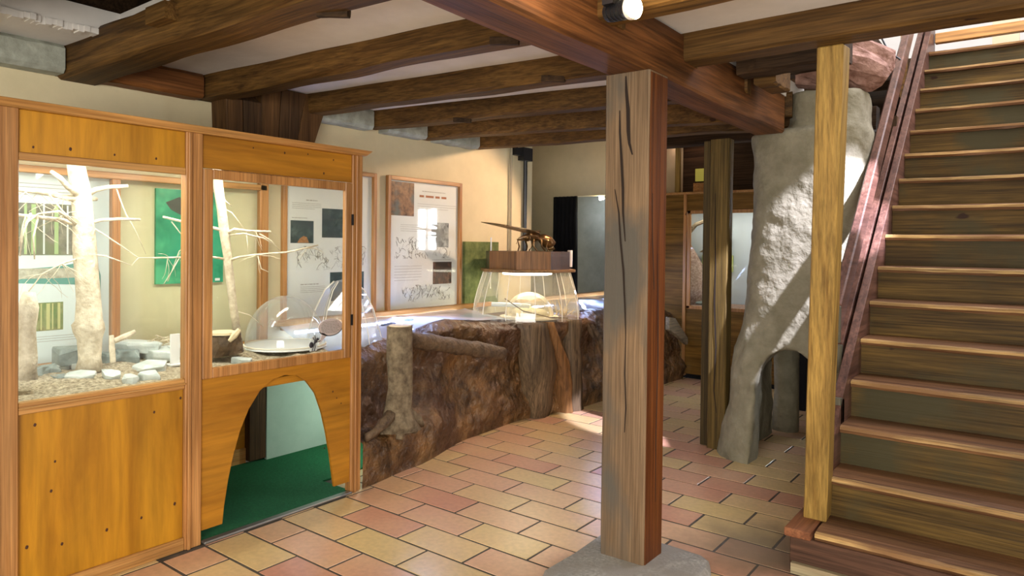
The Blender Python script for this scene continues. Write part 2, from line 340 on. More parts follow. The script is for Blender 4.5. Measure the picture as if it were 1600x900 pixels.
def timber(p0, p1, w, h, seg=14, rough=0.006, chamfer=0.012, seed=0, taper=0, wave=0.0):
    """hewn timber; p0,p1 = centre of the UNDERSIDE at both ends (any direction); w across, h upwards"""
    p0, p1 = Vector(p0), Vector(p1); d = (p1 - p0).normalized()
    if abs(d.z) > 0.7: up = Vector((0, 1, 0))
    else: up = Vector((0, 0, 1))
    side = d.cross(up).normalized(); up = side.cross(d).normalized()
    c = chamfer; hw = w / 2
    prof = [(-hw + c, 0), (hw - c, 0), (hw, c), (hw, h - c), (hw - c, h), (-hw + c, h), (-hw, h - c), (-hw, c)]
    mb = MB(); vs = []
    for i in range(seg + 1):
        t = i / seg; p = p0.lerp(p1, t)
        for k, (a, b) in enumerate(prof):
            jx = noise.noise(Vector((t * 6 + seed * 3.1, (k // 2) * 2.7, seed))) * rough + noise.noise(Vector((t * 2.2, seed * 1.7 + (0 if a > 0 else 9), 3))) * wave
            jz = noise.noise(Vector((t * 6 + 11 + seed * 2.3, (k // 2) * 3.1, seed + 5))) * rough + noise.noise(Vector((t * 2.4 + 7, seed * 2.1 + (0 if b > h / 2 else 5), 1))) * wave
            vs.append(p + side * (a + jx) + up * (b + jz))
    n = 8
    fs = [(i * n + k, i * n + (k + 1) % n, (i + 1) * n + (k + 1) % n, (i + 1) * n + k) for i in range(seg) for k in range(n)]
    fs += [tuple(range(n))[::-1], tuple(seg * n + k for k in range(n))]
    return mb.add(vs, fs)

# ================================================================== THE SETTING
fl = MB().box(-5.8, 1.6, -2.2, 7.9, -0.06, -0.0022)
floor = build('floor', fl, M_GROUT, kind='structure')
TX, TY, TA, TB = -2.8024, 2.0561, 0.4065, 0.2
def tile_mesh(name, a, b):
    g = 0.0065; c = 0.0014
    mb = MB(); x0, x1, y0, y1 = g, a - g, g, b - g
    mb.add([(x0, y0, -0.006), (x1, y0, -0.006), (x1, y1, -0.006), (x0, y1, -0.006),
            (x0, y0, -c), (x1, y0, -c), (x1, y1, -c), (x0, y1, -c),
            (x0 + c, y0 + c, 0), (x1 - c, y0 + c, 0), (x1 - c, y1 - c, 0), (x0 + c, y1 - c, 0)],
           [(0, 1, 5, 4), (1, 2, 6, 5), (2, 3, 7, 6), (3, 0, 4, 7), (4, 5, 9, 8), (5, 6, 10, 9), (6, 7, 11, 10), (7, 4, 8, 11), (8, 9, 10, 11)])
    me = bpy.data.meshes.new(name); me.from_pydata(mb.v, [], mb.f); me.materials.append(M_TILE); return me
T_FULL, T_HALF = tile_mesh('tile_full', TA, TB), tile_mesh('tile_half', TA / 2, TB)
def floor_left(y):   # where the tiled area ends on the left
    return -3.9 if y < 0.75 else -3.04 if y < 2.55 else (-3.36 if y < 4.9 else -3.2)
def floor_right(y): return 0.26 if y < 2.95 else (-0.74 if y < 4.9 else -0.3)
rt = random.Random(3)
for k in range(-8, 25):
    y = TY + k * TB; xl, xr = floor_left(y), floor_right(y)
    s = -4
    par = 1 if k % 2 == 0 else 0
    while s < 20:
        if (s % 2) != par: s += 1; continue
        x0, x1 = TX + TA * s / 2, TX + TA * s / 2 + TA
        s += 2
        if x1 <= xl + 0.03 or x0 >= xr - 0.03: continue
        if (x0 < xl - 0.12 and xl == -3.9) or x0 < xl - 0.55: continue
        if x0 < xl - 0.08 and xl == -3.04: me, x0 = T_HALF, x0 + TA / 2
        elif x1 > xr + 0.12 and xr > -0.5 and y < 2.9: me = T_FULL
        else: me = T_FULL
        if x0 + (TA if me is T_FULL else TA / 2) > xr + 0.25: continue
        o = bpy.data.objects.new('tile', me); COL.objects.link(o); o.parent = floor
        o.location = Vector((x0, y, rt.uniform(-0.0004, 0.0006))) - WORLD['floor']
        o.rotation_euler = (rt.uniform(-.0015, .0015), rt.uniform(-.001, .001), rt.uniform(-.006, .006))

# walls
build('wall_left', MB().box(-4.1, -3.95, 2.49, 5.45, 0.0, 2.62).box(-4.1, -3.95, .86, 2.49, 0.62, 2.2).box(-4.1, -3.95, -2.0, .86, 0, 2.2).box(-4.1, -3.972, -2.0, 5.0, 2.2, 2.36), M_CREAM, kind='structure')
build('wall_recess', MB().box(-5.8, -4.1, 5.35, 5.45, 0.0, 2.9), M_CREAM, kind='structure')
build('wall_far_left', MB().box(-5.9, -5.8, 5.0, 7.4, 0.0, 2.9), M_CREAM, kind='structure')
# back wall with the curtained opening
build('wall_back', MB().box(-5.8, -4.79, 7.1, 7.25, 0, 2.9).box(-4.79, -3.98, 7.1, 7.25, 1.985, 2.9).box(-4.79, -3.98, 7.1, 7.25, 0, 0.7).box(-3.98, -3.36, 7.1, 7.25, 0, 3.2).box(-3.40, -3.33, 7.1, 7.65, 0, 3.2), M_CREAM, kind='structure')
build('wall_back_dark', MB().box(-3.36, -0.70, 7.55, 7.65, 0, 3.2).box(-0.28, 0.5, 7.55, 7.65, 0, 3.2).box(-0.70, -0.28, 7.55, 7.65, 0, .78).box(-0.70, -0.28, 7.55, 7.65, 1.95, 3.2), M_DARKW, kind='structure')
w1 = build('window_1', MB().box(-0.70, -0.68, 7.5, 7.6, .78, 1.95).box(-0.30, -0.28, 7.5, 7.6, .78, 1.95).box(-0.70, -0.28, 7.5, 7.6, .78, .81).box(-0.70, -0.28, 7.5, 7.6, 1.92, 1.95).box(-0.52, -0.46, 7.5, 7.6, .81, 1.92), M_WHITE, kind='structure')
build('pane', MB().box(-0.68, -0.52, 7.56, 7.57, .81, 1.92), plain('daylit_pane', (1, 1, 1), .4, 0, 22.0, (0.82, 0.90, 1.0)), w1)
build('pane', MB().box(-0.46, -0.30, 7.56, 7.57, .81, 1.92), MATS['daylit_pane'], w1)
build('wall_stair', MB().box(0.42, 0.5, 3.0, 7.6, 0, 2.34), M_CREAM, kind='structure')

# ceiling
ZC = 2.34
cb = MB()
cb.box(-4.1, -3.52, -2.0, 1.5, ZC, ZC + .12).box(-3.52, 1.6, -2.0, 0.95, ZC, ZC + .12).box(-1.75, 1.6, 0.95, 1.5, ZC, ZC + .12)
cb.box(-4.1, 1.6, 1.5, 3.1, ZC, ZC + .12).box(-4.1, -1.32, 3.1, 4.95, ZC, ZC + .12).box(0.42, 1.6, 3.1, 7.6, ZC, ZC + .12)
build('ceiling', cb, M_PLASTER, kind='structure')
# boards of the higher, dark ceiling at the back and over the hatch
hb = build('ceiling_back', MB().box(-5.9, -1.02, 4.95, 7.7, 2.86, 2.95), M_DARKW, kind='structure')
for i in range(10): build('plank', MB().box(-5.8, -1.02, 4.97 + i * .27, 5.22 + i * .27, 2.835, 2.86), M_DARKW, hb)
hc = build('ceiling_over_pillar', MB().box(-1.32, -1.0, 3.1, 4.95, 2.52, 2.6), M_DARKW, kind='structure')
for i in range(8): build('plank', MB().box(-1.31, -1.0, 3.12 + i * .23, 3.33 + i * .23, 2.50 - .006 * (i % 2), 2.52), M_DARKW, hc)
hz = build('ceiling_hatch', MB().box(-3.9, -1.2, 0.5, 1.9, 2.62, 2.66).box(-3.9, -1.2, 0.5, .92, 2.47, 2.62).box(-3.9, -1.2, 1.62, 1.9, 2.47, 2.62).box(-3.9, -3.6, .92, 1.62, 2.47, 2.62).box(-1.7, -1.2, .92, 1.62, 2.47, 2.62), M_DARKW, kind='structure')
for i in range(4): build('plank', MB().box(-3.6, -1.65, 0.86 + i * .17, 1.015 + i * .17, 2.60 - .01 * (i % 2), 2.62), M_DARKW, hz)
# ragged plaster lip of the hatch
mb = MB(); rr = random.Random(2)
for i in range(26):
    y = 0.95 + i * .0215; e = rr.uniform(0.0, .03)
    mb.box(-3.56, -3.52 + e, y, y + .0225, ZC - .012 + rr.uniform(0, .008), ZC + .02)
build('trim_1', mb, M_PLASTER, kind='structure')
build('floor_upper', MB().box(-5.9, 2.0, 6.75, 10.5, 2.76, 2.95) , M_DARKW, kind='structure')

# ================================================================== TIMBER FRAME
t = timber((-1.395, -1.2, 2.1), (-1.40, 4.47, 2.1), 0.19, 0.235, 40, 0.010, 0.012, 1, wave=.006)
build('main_beam', t, M_BEAM_Y, smooth=False, label='thick hewn main beam carried on the central post, running from the camera to the clay pillar', cat='beam')

# centre post on its stone
post = thing('timber_post', (-1.4, 2.69, 0.05), 'square central wooden post on a granite base, its left face grey and cracked', 'post')
mb = timber((-1.40, 2.69, 0.052), (-1.40, 2.69, 2.105), 0.205, 0.175, 22, 0.004, 0.006, 4)
# re-centre: timber() measures h from one side
mb.v = [(-1.40 + (v[0] + 1.40), v[1] - 0.0, v[2]) for v in mb.v]
ys = [v[1] for v in mb.v]; sh = 2.6 - min(ys); mb.v = [(v[0], v[1] + sh, v[2]) for v in mb.v]
build('shaft', mb, [M_POST_L], post)
# red-brown side board face
build('side_face', MB().box(-1.2985, -1.2945, 2.612, 2.765, 0.06, 2.097), wood('red_brown_face', (0.17, 0.055, 0.014), (0.07, 0.019, 0.006), 'z', 30, 0.5, 0.05, 0.3, 0.3, knotscale=3), post, label='red brown right-hand face')
def crack(pts, w, name='crack', yy=2.5985, par=post, x=None):
    """a thin dark wedge let into the face"""
    mb = MB(); n = len(pts); L_ = []
    for i, (a, z) in enumerate(pts):
        ww = w * math.sin(math.pi * (i + 0.6) / (n + .2)) * .5 + .0006
        L_.append((a, z, ww))
    for i in range(n - 1):
        a, z, q = L_[i]; b, y, r = L_[i + 1]
        if x is None: mb.quad((a - q, yy - .0012, z), (a + q, yy - .0012, z), (b + r, yy - .0012, y), (b - r, yy - .0012, y))
        else: mb.quad((x, a - q, z), (x, a + q, z), (x, b + r, y), (x, b - r, y))
    build(name, mb, plain('crack_shadow_wood', (0.018, 0.010, 0.006), 1.0), par)
crack([(-1.405, 2.09), (-1.402, 2.03), (-1.393, 1.95), (-1.39, 1.86), (-1.385, 1.81), (-1.37, 1.76)], .016)
crack([(-1.432, 1.95), (-1.43, 1.86), (-1.42, 1.74), (-1.412, 1.62), (-1.41, 1.52), (-1.398, 1.40)], .011)
crack([(-1.45, 1.62), (-1.43, 1.52), (-1.42, 1.40), (-1.405, 1.28), (-1.395, 1.12), (-1.39, 1.0)], .008)
crack([(-1.39, 1.0), (-1.392, .85), (-1.385, .70), (-1.39, .6)], .005)
crack([(2.69, 1.35), (2.70, 1.1), (2.705, .9), (2.695, .6), (2.70, .3)], .006, x=-1.2935)
crack([(2.635, 1.6), (2.64, 1.4), (2.66, 1.2)], .006, x=-1.2935)
# granite base
st = MB()
A_, B_, C_, D_ = (-1.590, 2.367, 0.055), (-1.594, 2.761, 0.055), (-1.303, 2.873, 0.055), (-1.142, 2.856, 0.055)
base_pts = [(-1.655, 2.46), (-1.64, 2.62), (-1.60, 2.93), (-1.50, 2.97), (-1.34, 3.05), (-1.20, 3.02), (-1.15, 2.93), (-1.10, 2.78), (-1.06, 2.62), (-1.09, 2.50), (-1.18, 2.36), (-1.36, 2.33), (-1.52, 2.36)]
rg = random.Random(5)
base_pts = [(-1.60, 2.33), (-1.598, 2.55), (-1.60, 2.80), (-1.57, 2.87), (-1.30, 2.885), (-1.16, 2.88), (-1.12, 2.84), (-1.09, 2.76), (-1.082, 2.5), (-1.09, 2.34), (-1.13, 2.29), (-1.35, 2.275), (-1.56, 2.285)]
n = len(base_pts); cx0 = sum(p[0] for p in base_pts) / n; cy0 = sum(p[1] for p in base_pts) / n
rings = []
for (sc, z) in ((1.06, 0.0), (1.05, 0.03), (1.0, 0.052), (0.9, 0.058), (0.45, 0.06)):
    rings += [(cx0 + (x - cx0) * sc + rg.uniform(-.006, .006), cy0 + (y - cy0) * sc + rg.uniform(-.006, .006), z + rg.uniform(-.003, .003)) for x, y in base_pts]
st.add(rings, [(i * n + k, i * n + (k + 1) % n, (i + 1) * n + (k + 1) % n, (i + 1) * n + k) for i in range(4) for k in range(n)] + [tuple(4 * n + k for k in range(n))])
build('post_base', st, M_GRANITE, label='rough granite slab under the central post', cat='stone', bevel=0.004)

# joists: (name label, left end, right end on the main beam, width)
JOI = [
    ('dark ceiling joist nearest the camera, cut by the top left corner', (-4.0, 0.62, 2.2), (0.9, 0.80, 2.2), .16, 0.2),
    ('first long joist beside the open ceiling hatch, wide and split at its end', (-4.0, 1.475, 2.19), (-1.3, 1.56, 2.205), .185, 0.18),
    ('second joist from the hatch, resting on the boarded wall bracket', (-4.0, 2.165, 2.215), (-1.3, 2.335, 2.215), .13, .16),
    ('third joist from the hatch, with a wooden peg low on its side', (-4.0, 2.80, 2.215), (-1.3, 3.06, 2.215), .13, .16),
    ('fourth joist from the hatch, passing just behind the top of the central post', (-4.0, 3.42, 2.215), (-1.3, 3.81, 2.215), .13, .16),
    ('fifth joist from the hatch, in shade above the alcove', (-4.0, 3.96, 2.215), (-1.3, 4.62, 2.215), .13, .16),
    ('farthest joist, level with the cream wall at the back', (-4.0, 4.60, 2.215), (-1.4, 5.05, 2.215), .13, .16),
]
for i, (lb, a, b, w, h) in enumerate(JOI):
    build('ceiling_joist', timber(a, b, w, h, 26, 0.012, 0.014, 10 + i, wave=.010), M_BEAM_X, label=lb, cat='beam', group='ceiling joists')
build('ceiling_joist', timber((-1.31, 2.26, 2.205), (1.2, 2.24, 2.205), .12, .16, 16, 0.01, 0.012, 30), M_BEAM_X, label='short joist right of the main beam beside the lit spotlight', cat='beam', group='ceiling joists')
build('header_beam', timber((-1.33, 3.03, 2.215), (1.2, 3.03, 2.215), .15, .19, 20, 0.007, 0.012, 31), M_BEAM_X, label='yellow brown header beam across the foot of the stairwell opening', cat='beam')
build('ceiling_joist', timber((-1.28, 3.62, 2.27), (-0.76, 3.60, 2.27), .14, .2, 10, 0.01, 0.012, 33), M_DARKW, label='short dark joist behind the header beam above the clay pillar', cat='beam', group='ceiling joists')
build('joist_block', timber((-1.19, 3.72, 2.24), (-1.19, 3.98, 2.24), .11, .24, 6, 0.008, 0.012, 35), M_BEAM_X, label='short lit wooden block between the dark joists above the beam end', cat='beam')
# pegs / broken stubs on joist undersides
PEG = [('short dark peg under the first long joist near the top of the photo', (-2.05, 1.60, 2.215)), ('dark peg on the side of the second joist', (-1.78, 2.25, 2.225)), ('dark peg on the side of the third joist', (-2.0, 2.93, 2.235)), ('dark peg under the fourth joist over the alcove', (-3.12, 3.50, 2.225))]
for lb, p in PEG:
    build('wooden_peg', timber((p[0] - .05, p[1] - .03, p[2] - .02), (p[0] + .06, p[1] + .02, p[2] - .03), .028, .03, 3, .004, .004, 2), M_DARKW, label=lb, cat='peg', group='pegs on the joists')
build('wood_block', MB().box(-2.96, -2.80, 1.36, 1.44, 2.27, 2.34), M_BEAM_X, label='small wooden block nailed beside the open ceiling hatch', cat='block')
# infill blocks on top of the wall
INF = [('grey plaster block on the wall top at the far left', .70, 1.38, M_STONEW), ('brown timber block on the wall top left of the bracket', 1.58, 2.09, M_BEAM_Y), ('dark stone block on the wall top behind the third joist', 2.88, 3.36, M_STONEW), ('dark stone block on the wall top behind the fourth joist', 3.5, 3.9, M_STONEW), ('grey stone block on the wall top below the farthest joists', 4.05, 4.53, M_STONEW)]
for lb, a, b, m in INF:
    mb = timber((-3.90, a, 2.2), (-3.90, b, 2.2), .13, .14, 8, .008, .02, int(a * 10))
    build('infill_block', mb, m, label=lb, cat='block', group='blocks between the joists on the wall')
# boarded bracket
hd = thing('wall_bracket', (-3.8, 2.5, 1.8), 'tapering boarded bracket of dark upright planks under the second joist', 'bracket')
xs0 = -3.78
topy = [2.19, 2.30, 2.42, 2.56, 2.74, 2.92]; boty = [2.21, 2.31, 2.42, 2.53, 2.63, 2.73]
for i in range(5):
    g = .002
    build('plank', MB().hexa([(xs0 - .17, boty[i] + g, 1.8), (xs0, boty[i] + g, 1.8), (xs0, boty[i + 1] - g, 1.8), (xs0 - .17, boty[i + 1] - g, 1.8)],
        [(xs0 - .17, topy[i] + g, 2.335), (xs0 + .004 * (i % 2), topy[i] + g, 2.335 if i > 1 else 2.22), (xs0 + .004 * (i % 2), topy[i + 1] - g, 2.335 if i > 1 else 2.22), (xs0 - .17, topy[i + 1] - g, 2.335)]), M_DARKZ if i % 2 else wood('bracket_plank', (0.13, 0.065, 0.022), (0.06, 0.027, 0.010), 'z', 20, .6), hd, bevel=.003)

# right post on the stair foot
p0 = [(-0.831, 3.244, 0.190), (-0.755, 3.306, 0.190)]
mb = MB()
lo = [(-0.838, 3.235, .183), (-0.742, 3.235, .183), (-0.748, 3.35, .183), (-0.838, 3.35, .183)]
hi = [(-0.772, 3.07, 2.216), (-0.668, 3.07, 2.216), (-0.66, 3.155, 2.216), (-0.76, 3.155, 2.216)]
N_ = 14; vs = []
for i in range(N_ + 1):
    t = i / N_
    for a, b in zip(lo, hi): vs.append(Vector(a).lerp(Vector(b), t) + Vector((noise.noise(Vector((t * 5, 1, a[0]))), noise.noise(Vector((t * 5, 7, a[1]))), 0)) * .003)
mb.add(vs, [(i * 4 + k, i * 4 + (k + 1) % 4, (i + 1) * 4 + (k + 1) % 4, (i + 1) * 4 + k) for i in range(N_) for k in range(4)] + [(3, 2, 1, 0), tuple(N_ * 4 + k for k in range(4))])
build('timber_post', mb, M_POST_Y, label='slender yellow brown wooden post beside the foot of the stairs', cat='post', bevel=.005)
# far double post
fp = thing('timber_post', (-1.79, 4.65, 0), 'dark olive wooden post beside the left leg of the clay pillar', 'post')
build('shaft', timber((-1.775, 4.62, 0), (-1.775, 4.62, 2.12), .125, .1, 16, .004, .006, 44), M_POST_D, fp)
mb = MB().box(-1.905, -1.832, 4.665, 4.77, 0, 2.12); build('side_timber', mb, wood('olive_side_wood', (0.09, 0.062, 0.022), (0.04, 0.026, 0.01), 'z', 30, .65), fp, bevel=.004)
crack([(-1.80, 1.75), (-1.797, 1.5), (-1.79, 1.25), (-1.795, 1.0), (-1.78, .7), (-1.79, .4), (-1.77, .25)], .010, yy=4.618, par=fp)
build('dark_post', MB().box(-1.665, -1.62, 5.25, 5.32, 0, 2.6), M_DARKZ, label='thin black brown post in the gap between the olive post and the clay pillar', cat='post')
build('cross_beam', timber((-5.6, 5.35, 2.42), (-1.05, 5.35, 2.42), .16, .2, 10, .008, .01, 51), M_DARKW, label='dark cross beam at the back above the olive post', cat='beam')
build('cross_beam', timber((-3.3, 6.0, 2.30), (-1.05, 6.0, 2.30), .14, .18, 8, .006, .01, 52), M_DARKW, label='lower dark cross beam behind the main beam at the back', cat='beam')

# ================================================================== STAIRCASE
stair = thing('staircase', (-0.2, 3.1, 0), 'steep wooden staircase with worn treads, closed risers and a left handrail', 'stairs')
RI, GO, Y0, XL, XR = 0.1835, 0.215, 3.105, -0.755, 0.41
for k in range(1, 17):
    z = RI * k; y = Y0 + GO * (k - 1)
    r = random.Random(k)
    # tread with worn nosing
    mb = MB(); n = 22; prof = [(-.006, -.032), (-.012, -.018), (-.010, -.004), (.012, 0.0), (.06, 0.001), (GO + .03, 0.0), (GO + .03, -.034)]
    vs = []
    for i in range(n + 1):
        x = XL + (XR - XL) * i / n; wear = 0.006 * math.sin(math.pi * i / n) if k > 1 else .003
        for j, (a, b) in enumerate(prof):
            q = noise.noise(Vector((x * 7, k * 3.3, j * .6)))
            e = 1 if j < 4 else 0
            vs.append((x, y + a + (wear + q * .006) * e, z + b - (wear * .8 + abs(q) * .006) * e))
    m7 = len(prof)
    mb.add(vs, [(i * m7 + j, i * m7 + (j + 1) % m7, (i + 1) * m7 + (j + 1) % m7, (i + 1) * m7 + j) for i in range(n) for j in range(m7)] + [tuple(range(m7)), tuple(n * m7 + j for j in range(m7))[::-1]],)
    # nosing faces get the pale worn wood
    fi = 0
    for i in range(n):
        for j in range(m7):
            if j in (1, 2): mb.m[fi] = 1
            fi += 1
    build('tread', mb, [M_TREAD, M_NOSE], stair, weld=False)
    build('riser', MB().box(XL - .002, XR, y + .022, y + .046, z - RI - .012, z - .030), M_RISER, stair)
# enclosed first step front
build('plinth', MB().box(-0.85, 0.41, 3.083, 3.135, 0, 0.15).box(-0.85, -0.79, 3.135, 3.36, 0, .15), wood('base_riser_wood', (0.13, 0.065, 0.04), (0.055, 0.03, 0.02), 'x', 20, .5), stair, bevel=.003)
build('kick_strip', MB().box(-0.84, 0.41, 3.06, 3.083, 0, .045), wood('pale_strip', (0.42, 0.36, 0.22), (0.26, 0.2, 0.12), 'x', 18, .6), stair, label='pale strip along the foot of the first step')
build('corner_block', MB().box(-0.872, -0.765, 3.07, 3.36, .15, .186), wood('red_block', (0.30, 0.125, 0.06), (0.18, 0.065, 0.03), 'y', 18, .45), stair, bevel=.003, label='reddish block under the post foot')
def sloped(x0, x1, ya, za, yb, zb, dz, nose=None):
    """board following the flight: top edge from (ya,za) to (yb,zb), vertical depth dz"""
    return MB().hexa([(x0, ya, za - dz), (x1, ya, za - dz), (x1, yb, zb - dz), (x0, yb, zb - dz)], [(x0, ya, za), (x1, ya, za), (x1, yb, zb), (x0, yb, zb)])
SL = RI / GO
f_ = lambda c, y: c + SL * (y - 3.1)
mb = sloped(-0.800, -0.757, 3.58, f_(.265, 3.58), 6.7, f_(.265, 6.7), .62); build('stringer', mb, M_STRING, stair, bevel=.004)
mb = MB().prism([(-0.757, 3.36, .0), (-0.757, 3.36, .43), (-0.757, 3.58, f_(.265, 3.58) - .01), (-0.757, 3.62, f_(.265, 3.62) - .05), (-0.757, 3.62, 0)], (-.036, 0, 0)); build('stringer_foot', mb, M_STRING, stair)
build('stringer_end', MB().box(-0.803, -0.757, 3.555, 3.58, f_(.265, 3.58) - .22, f_(.265, 3.58) - .004), M_GREYEND, stair, label='grey sawn end')
mb = sloped(-0.852, -0.815, 3.84, f_(.265, 3.84), 6.8, f_(.265, 6.8), .13); build('mid_rail', mb, M_STRING, stair, bevel=.003)
build('mid_rail_end', MB().box(-0.853, -0.814, 3.815, 3.84, f_(.265, 3.84) - .15, f_(.265, 3.84) - .006), M_GREYEND, stair, label='grey sawn end')
mb = sloped(-0.868, -0.818, 3.80, 1.10, 6.9, 1.10 + .93 * 3.1, .165); build('handrail', mb, M_STRING, stair, bevel=.008)
build('handrail_end', MB().box(-0.871, -0.815, 3.77, 3.80, .905, 1.092), M_GREYEND, stair, label='grey sawn end', bevel=.004)
for y in (6.5,):
    build('baluster', MB().box(-0.83, -0.80, y, y + .07, f_(-.1, y), 1.10 + .93 * (y - 3.8) - .1), M_STRING, stair)
build('side_boarding', MB().prism([(-0.80, 3.62, 0), (-0.80, 3.62, .18), (-0.80, 6.3, 2.55), (-0.80, 6.3, 0)], (.02, 0, 0)), M_DARKZ, stair)

# things upstairs seen over the flight
build('landing_rail', MB().box(-0.75, 0.42, 6.62, 6.68, 3.07, 3.15), wood('orange_board', (0.62, 0.33, 0.11), (0.45, 0.22, 0.07), 'x', 14, .4), label='orange board across the top of the stairs', cat='rail', bevel=.004)
build('wall_picture', MB().box(-0.16, -0.12, 7.2, 7.22, 3.2, 3.7).box(0.05, 0.42, 7.2, 7.22, 3.25, 3.7), plain('green_print', (0.10, 0.30, 0.18), .5), label='green picture glimpsed upstairs above the last step', cat='picture')
build('upstairs_box', MB().box(-0.38, -0.20, 6.95, 7.1, 2.95, 3.42), M_CUT, label='pale box upstairs above the last step', cat='box')
STRUCT0.add('wall_upper')
build('wall_upper', MB().box(-2.2, 0.6, 8.4, 8.5, 2.95, 5.0), rough_mat('bright_white_wall', (.8, .79, .78), (.86, .85, .84), 3), kind='structure')
build('upstairs_stud', MB().hexa([(-0.95, 6.3, 2.6), (-0.90, 6.3, 2.6), (-0.90, 6.36, 2.6), (-0.95, 6.36, 2.6)], [(-0.95, 6.3, 3.6), (-0.90, 6.3, 3.6), (-0.90, 6.36, 3.6), (-0.95, 6.36, 3.6)]), MATS['orange_board'], label='orange upright beside the top of the handrail', cat='post')
mb = MB().tube([(-1.30, 4.78, 2.60), (-1.15, 4.79, 2.58), (-1.0, 4.80, 2.55), (-0.9, 4.81, 2.51), (-0.82, 4.82, 2.47), (-0.79, 4.83, 2.45)], [.16, .165, .16, .145, .115, .06], 22, .35)
build('hewn_log', mb, rough_mat('rough_hewn_log', (0.17, 0.08, 0.055), (0.42, 0.25, 0.20), 12, .8, 1.0, .02, fine=26), label='rough hewn reddish log end above the clay pillar by the handrail', cat='log')
build('cable', MB().tube([(-0.98, 5.3, 3.05), (-0.93, 5.3, 2.86), (-0.87, 5.3, 2.72), (-0.80, 5.32, 2.66)], .006, 6), M_METALD, label='black cable hanging above the hewn log', cat='cable')
build('board_panel', MB().box(-0.90, -0.83, 5.40, 5.9, 0, 2.30), M_DARKZ, label='dark brown upright boarding right of the clay pillar', cat='panel')

# ================================================================== CLAY PILLAR
def solid(boxes_name, mb):
    me = bpy.data.meshes.new(boxes_name); me.from_pydata(mb.v, [], mb.f)
    bm = bmesh.new(); bm.from_mesh(me); bmesh.ops.recalc_face_normals(bm, faces=bm.faces); bm.to_mesh(me); bm.free(); return me
def loft(rings, n):
    mb = MB(); vs = [p for r in rings for p in r]
    return mb.add(vs, [(i * n + k, i * n + (k + 1) % n, (i + 1) * n + (k + 1) % n, (i + 1) * n + k) for i in range(len(rings) - 1) for k in range(n)] + [tuple(range(n))[::-1], tuple((len(rings) - 1) * n + k for k in range(n))])
def rr_ring(x0, x1, y0, y1, z, n=24, e=3.2):
    cx_, cy_, a, b = (x0 + x1) / 2, (y0 + y1) / 2, (x1 - x0) / 2, (y1 - y0) / 2; out = []
    for k in range(n):
        t = 2 * math.pi * k / n; c, s_ = math.cos(t), math.sin(t)
        out.append((cx_ + a * math.copysign(abs(c) ** (2 / e), c), cy_ + b * math.copysign(abs(s_) ** (2 / e), s_), z))
    return out
outer = loft([rr_ring(-1.80, -0.82, 4.40, 5.36, -.02), rr_ring(-1.77, -0.83, 4.41, 5.36, .12), rr_ring(-1.72, -0.84, 4.42, 5.36, .3), rr_ring(-1.715, -0.84, 4.43, 5.36, .5),
              rr_ring(-1.67, -0.84, 4.45, 5.34, .72), rr_ring(-1.64, -0.85, 4.49, 5.3, .9), rr_ring(-1.605, -0.86, 4.52, 5.25, 1.15), rr_ring(-1.59, -0.87, 4.53, 5.2, 1.5),
              rr_ring(-1.575, -0.87, 4.53, 5.2, 1.9), rr_ring(-1.60, -0.87, 4.52, 5.2, 2.12), rr_ring(-1.34, -0.89, 4.56, 5.1, 2.15), rr_ring(-1.335, -0.90, 4.56, 5.05, 2.36)], 24)
pm = solid('clay_pillar', outer)
pil = bpy.data.objects.new('clay_pillar', pm); COL.objects.link(pil); WORLD['clay_pillar'] = Vector((0, 0, 0))
# arch tunnel cutter (an outline extruded along Y), then discarded
arch = [(-1.475, -.1), (-1.475, .12), (-1.462, .35), (-1.455, .50), (-1.43, .62), (-1.37, .70), (-1.29, .745), (-1.20, .74), (-1.13, .69), (-1.085, .60), (-1.07, .45), (-1.07, -.1)]
cm = solid('cut', MB().prism([(x, 4.2, z) for x, z in arch], (0, 1.6, 0)))
cut = bpy.data.objects.new('cut', cm); COL.objects.link(cut)
c2 = solid('cut2', MB().box(-1.60, -1.0, 4.62, 5.6, -.1, .80)); cutb = bpy.data.objects.new('cutb', c2); COL.objects.link(cutb)
for c in (cut, cutb):
    b = pil.modifiers.new('arch', 'BOOLEAN'); b.object = c; b.operation = 'DIFFERENCE'; b.solver = 'EXACT'
rm = pil.modifiers.new('remesh', 'REMESH'); rm.mode = 'VOXEL'; rm.voxel_size = .020
sm = pil.modifiers.new('smooth', 'SMOOTH'); sm.iterations = 5
tx = bpy.data.textures.new('clay_lumps', 'CLOUDS'); tx.noise_scale = .22; tx.noise_depth = 3
dp = pil.modifiers.new('lumps', 'DISPLACE'); dp.texture = tx; dp.strength = .045; dp.mid_level = .5; dp.texture_coords = 'GLOBAL'
dg = bpy.context.evaluated_depsgraph_get(); ev = pil.evaluated_get(dg)
fm = bpy.data.meshes.new_from_object(ev); pil.modifiers.clear(); fm.name = 'clay_pillar'
for c in (cut, cutb): bpy.data.objects.remove(c)
fm.materials.clear(); fm.materials.append(M_CLAY); fm.polygons.foreach_set('use_smooth', [True] * len(fm.polygons)); pil.data = fm
tag(pil, 'pale clay rendered pillar with a low arched crawl opening at its foot', 'pillar')
mb = MB().tube([(-1.56, 5.48, 0), (-1.55, 5.47, .3), (-1.56, 5.48, .6), (-1.59, 5.49, .85)], [.10, .088, .093, .12], 16, .12)
build('clay_column', mb, M_CLAY, smooth=True, label='round clay column seen through the arch of the pillar', cat='column')
mb = MB().tube([(-1.22, 6.0, 0), (-1.23, 6.0, .4), (-1.24, 6.02, .95)], [.13, .12, .14], 16, .12)
build('clay_column', mb, M_CLAY, smooth=True, label='shadowed clay column farther back at the right edge of the arch', cat='column')
build('curtain', MB().box(-1.80, -1.60, 6.2, 6.25, 0, 1.1).box(-1.6, -0.9, 6.6, 6.66, 0, 1.2), M_BLACK, label='plain black sheets behind the clay columns', cat='curtain')  # flat black sheets across the view through the arch

